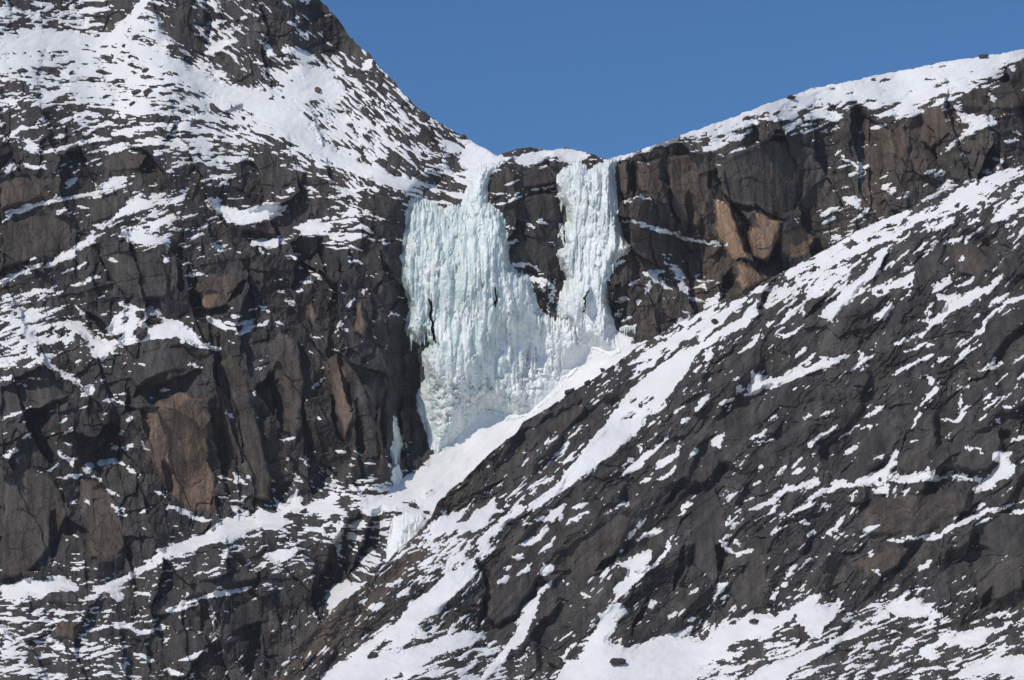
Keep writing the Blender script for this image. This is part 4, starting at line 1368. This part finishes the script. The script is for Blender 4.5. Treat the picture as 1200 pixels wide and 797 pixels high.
rootsC, DrkC, DsnC = emit_terrain(FC, edge_c, lambda U, V: V > -1e9, lambda u, v: np.zeros(u.shape, int), None, slabsC,
    dict(names=[('right_slope', 'dark streaked rock slope with snow strips running down from the right')], patches=240,
         profile=((4, -1.0), (14, -6), (40, -26), (90, -75), (150, -140)), owner=lambda u: np.zeros(u.shape, int)))
print('near layer', time.time() - T0)

def depth_at(F, D, u, v):
    uc, vc = F['U'][0], F['V'][:, 0]
    x = np.interp(u, uc, np.arange(len(uc))); y = np.interp(v, vc, np.arange(len(vc)))
    x0, y0 = np.minimum(x.astype(int), len(uc) - 2), np.minimum(y.astype(int), len(vc) - 2)
    fx, fy = x - x0, y - y0
    return D[y0, x0] * (1 - fx) * (1 - fy) + D[y0, x0 + 1] * fx * (1 - fy) + D[y0 + 1, x0] * (1 - fx) * fy + D[y0 + 1, x0 + 1] * fx * fy

# ------------------------------------------------------------------ the frozen waterfalls
def build_ice():
    pit = 0.62
    uc = np.arange(440, 760, pit).astype(np.float32); vc = np.arange(168, 672, pit).astype(np.float32)
    U, V = np.meshgrid(uc, vc)
    H, W = U.shape
    # ragged, dripping margins
    Uw = U + 1.6 * fbm(U / 5, V / 9, 601, 3)
    wet = 1 - sstep(590, 640, U) * sstep(380, 420, V)
    Vw = V - 5.0 * wet * np.abs(fbm(U / 3.2, V / 60, 602, 2)) + 2.5 * fbm(U / 8, V / 8, 603, 3)
    S = ice_signed(Uw, Vw)
    So = ice_signed(Uw, Vw, False)
    rng = np.random.default_rng(5)
    iy = np.interp(vc, FA['V'][:, 0], np.arange(FA['V'].shape[0])); ix = np.interp(uc, FA['U'][0], np.arange(FA['U'].shape[1]))
    y0, x0 = iy.astype(int), ix.astype(int)
    fy, fx = (iy - y0)[:, None], (ix - x0)[None, :]
    def samp(A):
        return A[y0][:, x0] * (1 - fy) * (1 - fx) + A[y0 + 1][:, x0] * fy * (1 - fx) + A[y0][:, x0 + 1] * (1 - fy) * fx + A[y0 + 1][:, x0 + 1] * fy * fx
    rock = samp(np.minimum(DrkA, DsnA + 0.0 * DrkA))
    rock = samp(DrkA)
    col = sstep(640, 665, U) * sstep(425, 400, V)                          # the right-hand fall
    low = sstep(385, 440, V) * (1 - col)                                   # lumpy lower part
    snowy = np.clip(sstep(565, 580, V) + sstep(590, 640, U) * sstep(350, 385, V) + 0.55 * col + sstep(240, 215, V) * (1 - col) + 0.25 * low, 0, 1)
    h = (2.6 * fbm(U / 22, V / 80, 611, 3) + 0.8 * fbm(U / 7, V / 70, 609, 3)) * (1 - 0.5 * low) + 0.9 * fbm(U / 13, V / 16, 612, 4) * (0.35 + 0.65 * low)
    # tiers: each curtain swells downwards and breaks off over the next
    ph = (V + 16 * fbm(U / 16, V / 80, 613, 3)) / 46.0
    ph2 = (V + 12 * fbm(U / 9, V / 60, 614, 3)) / 21.0
    tier = (ph - np.floor(ph)) ** 1.5 * (0.5 + 0.5 * noise(U / 15, np.floor(ph) * 3.7, 615))
    tier2 = (ph2 - np.floor(ph2)) ** 1.5 * (0.5 + 0.5 * noise(U / 8, np.floor(ph2) * 5.1, 616))
    h += (2.0 * tier + 0.9 * tier2) * (1 - 0.5 * col) * (1 - 0.5 * low)
    _, e, _ = cells(U / 9.5 + 0.3 * fbm(U / 9, V / 9, 617, 2), V / 12.0, 618)
    _, e2, _ = cells(U / 5, V / 6.0, 619)
    lump = np.sqrt(np.clip(e, 0, 0.7)) * 1.7 + np.sqrt(np.clip(e2, 0, 0.7)) * 0.6
    h += lump * (low + 0.6 * snowy * (1 - low) * sstep(330, 380, V) + 0.3) * (0.75 + 0.4 * fbm(U / 20, V / 20, 620, 2))
    h *= 1 - 0.3 * snowy
    h *= 1 - 0.75 * sstep(246, 232, V) * sstep(608, 596, U)
    h0 = h.copy()
    okv, okx = np.where(S > 1)
    n = 3000
    pick = rng.integers(0, len(okv), n)
    zl, zs = low, snowy
    order = np.argsort(-okv[pick] + 60 * rng.random(n))
    for j in pick[order]:
        y, x = okv[j], okx[j]
        lo, sn = float(zl[y, x]), float(zs[y, x])
        if okv[j] < 112 and okx[j] < 262: continue
        if rng.random() < (0.9 if okv[j] < 110 or okx[j] > 270 and okv[j] > 360 else 0.5) * sn: continue
        w = 1.4 + 4.4 * rng.random() ** 2.0 + 1.6 * lo * rng.random() + 1.2 * sn * rng.random()
        L = ((12 + 70 * rng.random() ** 1.6) * (1 - lo) + lo * rng.uniform(5, 17)) * (1 - 0.4 * sn)
        b = h0[y, x] + 0.25 * rng.standard_normal()
        hw, hl = int(w / pit) + 1, int(L / pit)
        a0, a1 = max(y, 0), min(y + hl, H)
        c0, c1 = max(x - hw, 0), min(x + hw + 1, W)
        if a1 - a0 < 4: continue
        t = (np.arange(a0, a1) - y)[:, None] / hl
        xx = (np.arange(c0, c1) - x)[None, :] * pit
        ww = w * np.minimum(1, (t * (5 - 2 * lo)) ** 0.5) * (1 - t ** (2.2 + 2 * lo)) ** 0.6 + 0.02
        r = 1 - (xx / ww) ** 2
        hh = b + (0.34 * w + 0.2) * np.sqrt(np.maximum(r, 0)) + (0.75 - 0.2 * lo) * t * (1 - t ** 3) * 1.6 - 0.35
        sub = h[a0:a1, c0:c1]
        h[a0:a1, c0:c1] = np.where(r > 0, np.maximum(sub, np.minimum(hh, sub + 1.3)), sub)
    h += 0.16 * fbm(U / 3, V / 4.5, 621, 3) + 0.6 * fbm(U / 8, V / 12, 622, 3)
    s2 = np.clip(So, -3, 40)
    foot = np.maximum(sstep(560, 620, U) * sstep(370, 420, V), sstep(425, 470, V))
    edge = sstep(0, 1, s2 / (9 + 22 * foot))
    lift = 0.2 + 2.4 * sstep(0, 1, s2 / (10 + 34 * foot)) ** 0.7 
    Dm = blur(rock, 9)
    base = rock * (1 - edge) + np.minimum(Dm, rock + 0.3) * edge
    D = base - lift - (h * 0.8 + 0.8) * edge * 0.95 - np.clip(s2, -3, 1.5) * 0.25
    D = np.minimum(D, np.where(S > 2, np.minimum(rock, samp(DsnA)) - 0.25, 1e9))
    P = world_pt(U, V, D)
    N = grid_normals(P).reshape(-1, 3)
    P = P.reshape(-1, 3)
    ids = np.arange(H * W).reshape(H, W)
    q = np.stack([ids[:-1, :-1], ids[1:, :-1], ids[1:, 1:], ids[:-1, 1:]], -1)
    keep = (S[:-1, :-1] > -0.6) & (S[1:, 1:] > -0.6)
    tint = np.zeros((H * W, 3), np.float32)
    tint[:, 0] = np.clip(snowy * 0.85 + 0.35 * fbm(U / 16, V / 22, 631, 4), 0, 1).ravel()
    uc_, vc_ = U[:-1, :-1], V[:-1, :-1]
    wob = 8 * noise(uc_ / 18, vc_ / 18, 641)
    right = (uc_ + wob * 0.4 > 650) & (vc_ + 0.9 * (uc_ - 690) + wob < 415)
    lower = (vc_ > 570) & ~right
    left_streak = (uc_ < 478) & (vc_ > 478) & (vc_ < 575)
    ch = ~right & ~lower & ~left_streak
    def empty(name, u, v):
        o = bpy.data.objects.new(name, None); COL.objects.link(o)
        d = float(depth_at(FA, DrkA, np.array([u]), np.array([v]))[0])
        o.location = world_pt(np.array([u]), np.array([v]), np.array([d]))[0]
        return o
    def part(name, m, root):
        lab = components(m & keep)
        ids2, cnt = np.unique(lab[lab >= 0], return_counts=True)
        first = None
        for cid in ids2[cnt > 60]:
            o = mesh_obj(name, P, q[lab == cid], ICE, root, tint, True, N)
            if root is not None:
                o.data.transform(mathutils.Matrix.Translation(-root.location))
            elif first is not None:
                o.parent = first
            first = first or o
        return first
    import mathutils
    falls = []
    a = empty('frozen_waterfall', 560, 490)
    tag(a, 'broad frozen waterfall of pale ice curtains, the wider left one', 'frozen waterfall', 'frozen waterfalls on the rock wall')
    part('ice_chute', ch & (vc_ < 240 + wob), a)
    part('ice_curtain', ch & (vc_ >= 240 + wob) & (vc_ + 0.0 < 392 + wob * 2) & (uc_ < 600 + wob), a)
    part('ice_bulge', ch & (vc_ >= 392 + wob * 2) & (uc_ < 600 + wob), a)
    part('snowy_ice', ch & (vc_ >= 240 + wob) & (uc_ >= 600 + wob), a)
    b = empty('frozen_waterfall', 700, 415)
    tag(b, 'narrow tall frozen waterfall right of the dark rock, below the lowest point of the skyline', 'frozen waterfall', 'frozen waterfalls on the rock wall')
    part('ice_column', right & (vc_ >= 300 + wob), b)
    part('ice_curtain', right & (vc_ < 300 + wob), b)
    c = part('ice_flow', lower, None)
    tag(c, 'small bulging flow of ice in the gully below the snow cone', 'ice flow')
    d = part('ice_streak', left_streak, None)
    tag(d, 'thin bluish ice streak in the shaded corner left of the waterfall', 'ice')
    # free hanging icicles
    def icicle(u, v, L, w, root, off):
        d = float(np.interp(0, [0], [0])) + float(depth_at(FA, np.minimum(DrkA, DsnA), np.array([u]), np.array([v]))[0]) - off
        m = 0.29
        rings, sides = 7, 6
        co = []
        p0 = world_pt(np.array([u]), np.array([v]), np.array([d]))[0] - np.array(root.location)
        for k in range(rings):
            t = k / (rings - 1)
            r = w * m * (1 - t) ** 0.8 * (1 + 0.25 * rng.standard_normal() * (0 < k < rings - 1)) + 0.02
            for s in range(sides):
                g = 2 * math.pi * s / sides + k * 0.3
                co.append(p0 + np.array([r * math.cos(g) + 0.1 * t * w * rng.standard_normal() * 0.3, r * math.sin(g), -t * L * m]))
        co = np.array(co)
        i = np.arange(rings * sides).reshape(rings, sides); j = np.roll(i, -1, 1)
        qq = np.stack([i[:-1], i[1:], j[1:], j[:-1]], -1).reshape(-1, 4)
        tn = np.zeros((len(co), 3), np.float32); tn[:, 0] = 0.25
        mesh_obj('icicle', co, qq, ICE, root, tn, True)
    rows = [(a, 476, 499, 372, 392, 14, 26), (a, 499, 512, 300, 345, 8, 24), (a, 515, 600, 385, 398, 18, 10), (a, 586, 596, 300, 330, 7, 14), (b, 654, 664, 262, 276, 7, 14), (b, 655, 672, 345, 372, 9, 16), (b, 714, 722, 300, 318, 6, 14), (b, 652, 662, 225, 240, 5, 12)]
    for root, u0, u1, v0, v1, cnt, L in rows:
        for k in range(cnt):
            icicle(rng.uniform(u0, u1), rng.uniform(v0, v1), rng.uniform(0.5, 1.0) * L, rng.uniform(0.8, 1.9), root, rng.uniform(1.2, 2.6))
    for lab, u0, u1, v, cnt, L in (('row of icicles under a small snow ledge right of the narrow waterfall', 727, 745, 385, 9, 12), ('few short icicles under the upper snow lump right of the narrow waterfall', 720, 729, 368, 4, 8)):
        e = empty('icicle_row', (u0 + u1) / 2, v)
        tag(e, lab, 'icicles')
        for k in range(cnt):
            icicle(u0 + (u1 - u0) * (k + 0.5) / cnt, v - 1 - 0.2 * k * (u1 - u0 > 12), L * rng.uniform(0.5, 1.1), rng.uniform(0.9, 1.5), e, 0.9)
build_ice()
print('ice', time.time() - T0)
# ------------------------------------------------------------------ loose boulders
import bmesh
def boulder(F, u, v, w, h, label, group=None, seed=0, brown=0.0):
    D = np.minimum(DrkA, DsnA) if F is FA else np.minimum(DrkC, DsnC)
    d = float(depth_at(F, D, np.array([float(u)]), np.array([v + 0.3 * h]))[0])
    m = d / FPX
    rr = np.random.default_rng(seed)
    bm = bmesh.new()
    bmesh.ops.create_icosphere(bm, subdivisions=3, radius=1.0)
    co = np.array([q.co[:] for q in bm.verts])
    tri = np.array([[q.index for q in f.verts] for f in bm.faces])
    bm.free()
    # cut by random planes into a broken block
    for k in range(14):
        nn = rr.standard_normal(3); nn /= np.linalg.norm(nn)
        c = rr.uniform(0.35, 0.8)
        t = co @ nn
        co = co - nn * np.maximum(t - c, 0)[:, None] * 0.95
    co = co * rr.uniform(0.75, 1.25, 3) + 0.10 * np.stack([noise(co[:, 0] * 3 + seed, co[:, 1] * 3 + co[:, 2] * 2, s) for s in (1, 2, 3)], -1)
    co *= np.array([w * m * 0.58, max(w, h) * m * 0.5, h * m * 0.62])
    co = co + np.array([0, 0, h * m * 0.18])
    sh = rr.uniform(-0.5, 0.5); co[:, 0] += sh * co[:, 2]
    p = world_pt(np.array([float(u)]), np.array([v + 0.3 * h]), np.array([d]))[0]
    tn = np.zeros((len(co), 3), np.float32); tn[:, 0] = brown; tn[:, 1] = 0.15; tn[:, 2] = 0.5
    o = mesh_obj('boulder', co, tri, ROCK, None, tn)
    o.location = p
    tag(o, label, 'boulder', group)
G1 = 'dark rocks poking out of the upper left snowfield'
for k, (u, v, w, h, lab) in enumerate([
    (105, 92, 13, 10, 'dark pyramid shaped rock standing alone in the middle of the upper left snowfield'),
    (185, 138, 17, 11, 'largest dark boulder near the lower edge of the upper left snowfield'),
    (250, 126, 14, 12, 'dark twin topped boulder beside the diagonal snow ramp of the left mountain'),
    (372, 105, 8, 10, 'brown upright boulder on the snow below the left summit cliff'),
    (120, 84, 12, 8, 'rough dark rock just right of the pyramid shaped rock in the upper left snowfield'), (132, 65, 6, 5, 'small dark rock in the snow below the mouth of the summit gully'), (27, 82, 12, 6, 'flat dark rock at the far left of the upper left snowfield'), (66, 87, 10, 5, 'low dark rock left of the pyramid shaped rock in the upper left snowfield'), (83, 85, 7, 5, 'small rock close to the left of the pyramid shaped rock'), (136, 95, 12, 6, 'flat dark rock below and right of the pyramid shaped rock'), (158, 108, 14, 7, 'wide dark rock, left of two touching rocks in the middle of the snowfield'),
    (173, 107, 9, 9, 'upright dark rock, right of two touching rocks in the middle of the snowfield'), (170, 82, 9, 9, 'dark rock at the foot of the diagonal snow ramp, level with the pyramid shaped rock'), (122, 113, 7, 7, 'small dark rock straight below the pyramid shaped rock'), (46, 60, 5, 3, 'tiny rock high in the clean snow at the upper left'), (62, 66, 6, 4, 'second tiny rock in the clean snow at the upper left, slightly lower'), (155, 75, 8, 4, 'small flat rock in the snow right below the summit gully'), (205, 86, 7, 4, 'small flat rock on the upper part of the diagonal snow ramp'), (152, 66, 6, 6, 'small rock at the right of the summit gully mouth'),
    (332, 114, 6, 4, 'small rock at the upper end of the right snowfield, right of a flat neighbour'), (318, 115, 8, 4, 'flat rock on the snow under the summit cliff, left of a smaller neighbour'), (145, 53, 8, 5, 'dark rock inside the mouth of the summit gully'), (102, 53, 5, 3, 'tiny rock at the top edge of the snowfield under the left crags'), (60, 103, 9, 5, 'flat rock near the lower left border of the snowfield'), (210, 105, 12, 7, 'dark rock beside the diagonal snow ramp, the upper of several'), (230, 127, 9, 6, 'dark rock beside the diagonal snow ramp, left of the twin topped boulder'), (275, 148, 9, 6, 'dark rock low beside the diagonal snow ramp, right below the twin topped boulder'), (155, 121, 9, 6, 'dark rock at the lower border of the snowfield, left of the largest boulder'), (285, 138, 8, 6, 'small rock close under the diagonal snow ramp, right of the twin topped boulder'), (400, 130, 9, 6, 'dark rock on the right part of the snowfield beneath the skyline')]):
    boulder(FA, u, v, w, h, lab, G1, 700 + k, 0.25 if k == 3 else 0.0)
for k, (u, v, w, h, lab) in enumerate([
    (164, 367, 11, 8, 'upper dark boulder in the large snow patch of the left cliff'), (179, 376, 17, 7, 'low dark boulder at the right side of the large snow patch of the left cliff'),
    (164, 389, 17, 11, 'biggest dark boulder in the large snow patch of the left cliff'), (275, 650, 29, 13, 'rounded grey boulder on the snow bench under the left cliff'),
    (355, 588, 10, 9, 'dark boulder on the bright snow at the foot of the left cliff'), (354, 599, 9, 7, 'dark boulder at the lower edge of the snow at the foot of the left cliff'),
    (484, 592, 15, 7, 'flat dark boulder at the top of the small ice flow in the gully'), (499, 600, 9, 6, 'dark boulder at the right shoulder of the small ice flow'),
    (643, 424, 13, 12, 'dark rock knob poking through the snowy ice at the foot of the falls'), (614, 378, 7, 7, 'small brown rock stuck in the snowy ice between the two waterfalls'), (927, 114, 13, 6, 'dark rock on the skyline at the middle of the right crest'), 
    (1152, 66, 13, 5, 'flat dark rock on the skyline near the right end of the crest'),
    (543, 160, 11, 9, 'dark rock knob on the skyline where the left ridge meets the saddle'), (594, 181, 15, 6, 'low brown rock hump on the skyline of the saddle'),
    (110, 570, 9, 9, 'round snow capped boulder in the left cliff under a snow hollow')]):
    boulder(FA, u, v, w, h, lab, None, 760 + k, 0.2 if k in (9, 13) else 0.0)
for k, (u, v, w, h, lab) in enumerate([
    (437, 767, 19, 11, 'dark boulder lying on the snow near the lower left end of the right slope'), (497, 729, 6, 19, 'narrow leaf shaped rock standing in the lower snowfield'),
    (650, 774, 34, 17, 'large dark boulder on the bottom snowfield at the middle of the picture'), (706, 434, 7, 6, 'small boulder on the crest of the slope, left of a pair under the narrow waterfall'),
    (718, 430, 8, 5, 'small boulder on the slope crest, right of a pair under the narrow waterfall'), (840, 377, 11, 8, 'dark boulder on the streaky snow below the right cliff'),
    (1042, 264, 9, 6, 'boulder at the top of the long snow band under the right cliff'), (1066, 333, 6, 5, 'small boulder at the tip of a snow wedge on the right slope'),
    (1032, 562, 7, 5, 'small boulder on the level snow ledge of the right slope'), (1115, 559, 10, 6, 'boulder at the right end of the level snow ledge of the right slope'),
    (688, 448, 13, 8, 'dark block on the crest of the slope beside the snow cone'), (668, 458, 10, 8, 'rough dark block farther down the crest beside the snow cone'),
    (885, 727, 18, 9, 'dark boulder at the upper edge of the bottom right snowfield'), (725, 775, 22, 12, 'broad dark boulder in the bottom snowfield right of the large one'), (560, 752, 13, 8, 'small dark boulder above the bottom snowfield')]):
    boulder(FC, u, v, w, h, lab, None, 780 + k)
# ------------------------------------------------------------------ valley floor
def valley():
    n = 90
    xs = np.sign(np.linspace(-1, 1, n)) * np.abs(np.linspace(-1, 1, n)) ** 2.2 * 9000
    ys = np.concatenate([np.linspace(-9000, -300, 14), np.linspace(-250, 1400, 60), np.linspace(1600, 12000, 20)])
    X, Y = np.meshgrid(xs, ys)
    Z = 0.8 * fbm(X / 60, Y / 60, 501, 4) * sstep(20, 200, np.hypot(X, Y))
    P = np.stack([X, Y, Z], -1)
    i = np.arange(X.size).reshape(X.shape)
    q = np.stack([i[:-1, :-1], i[:-1, 1:], i[1:, 1:], i[1:, :-1]], -1).reshape(-1, 4)
    o = mesh_obj('valley_floor', P.reshape(-1, 3), q, SNOW, None, None, True)
    tag(o, 'snow covered valley floor in front of the mountain', None, None, 'structure')
valley()
# talus aprons joining the foot of the slopes to the valley floor
def apron(F, D, root, u0, u1):
    u = np.arange(u0, u1, 6.0)
    d = depth_at(F, D, u, np.full(u.shape, 898.0))
    A = world_pt(u, np.full(u.shape, 898.0), d) + np.array([0, 1.0, -0.5])
    rows = [A]
    for k in range(1, 7):
        t = k / 6
        B = A.copy(); B[:, 1] -= 150 * t; B[:, 2] = A[:, 2] * (1 - t) ** 1.4 - 1.5 * t
        B[:, 2] += 2 * noise(u / 14, u * 0 + k, 77) * (1 - t)
        rows.append(B)
    P = np.stack(rows)
    i = np.arange(P.shape[0] * P.shape[1]).reshape(P.shape[:2])
    q = np.stack([i[:-1, :-1], i[1:, :-1], i[1:, 1:], i[:-1, 1:]], -1).reshape(-1, 4)
    mesh_obj('snow_apron', P.reshape(-1, 3), q, SNOW, root, None, True)
apron(FA, np.maximum(DrkA, DsnA), rootsA[0], -150, 330)
apron(FC, np.maximum(DrkC, DsnC), rootsC[0], 240, 1348)
# thin winter haze in the valley
hz = bpy.data.materials.new('haze'); hz.use_nodes = True
hn = hz.node_tree; hn.nodes.remove(hn.nodes['Principled BSDF'])
pv = hn.nodes.new('ShaderNodeVolumePrincipled')
pv.inputs['Color'].default_value = (0.97, 0.97, 1.0, 1)
pv.inputs['Density'].default_value = 0.00004
hn.links.new(pv.outputs[0], hn.nodes['Material Output'].inputs['Volume'])
hx, hy0, hy1, hz0, hz1 = 9300, -9300, 12300, -30, 420
hv = np.array([[x, y, z] for z in (hz0, hz1) for x, y in ((-hx, hy0), (hx, hy0), (hx, hy1), (-hx, hy1))], float)
hq = np.array([[3, 2, 1, 0], [4, 5, 6, 7], [0, 1, 5, 4], [1, 2, 6, 5], [2, 3, 7, 6], [3, 0, 4, 7]])
tag(mesh_obj('haze', hv, hq, hz), None, None, None, 'stuff')
print('script', time.time() - T0)
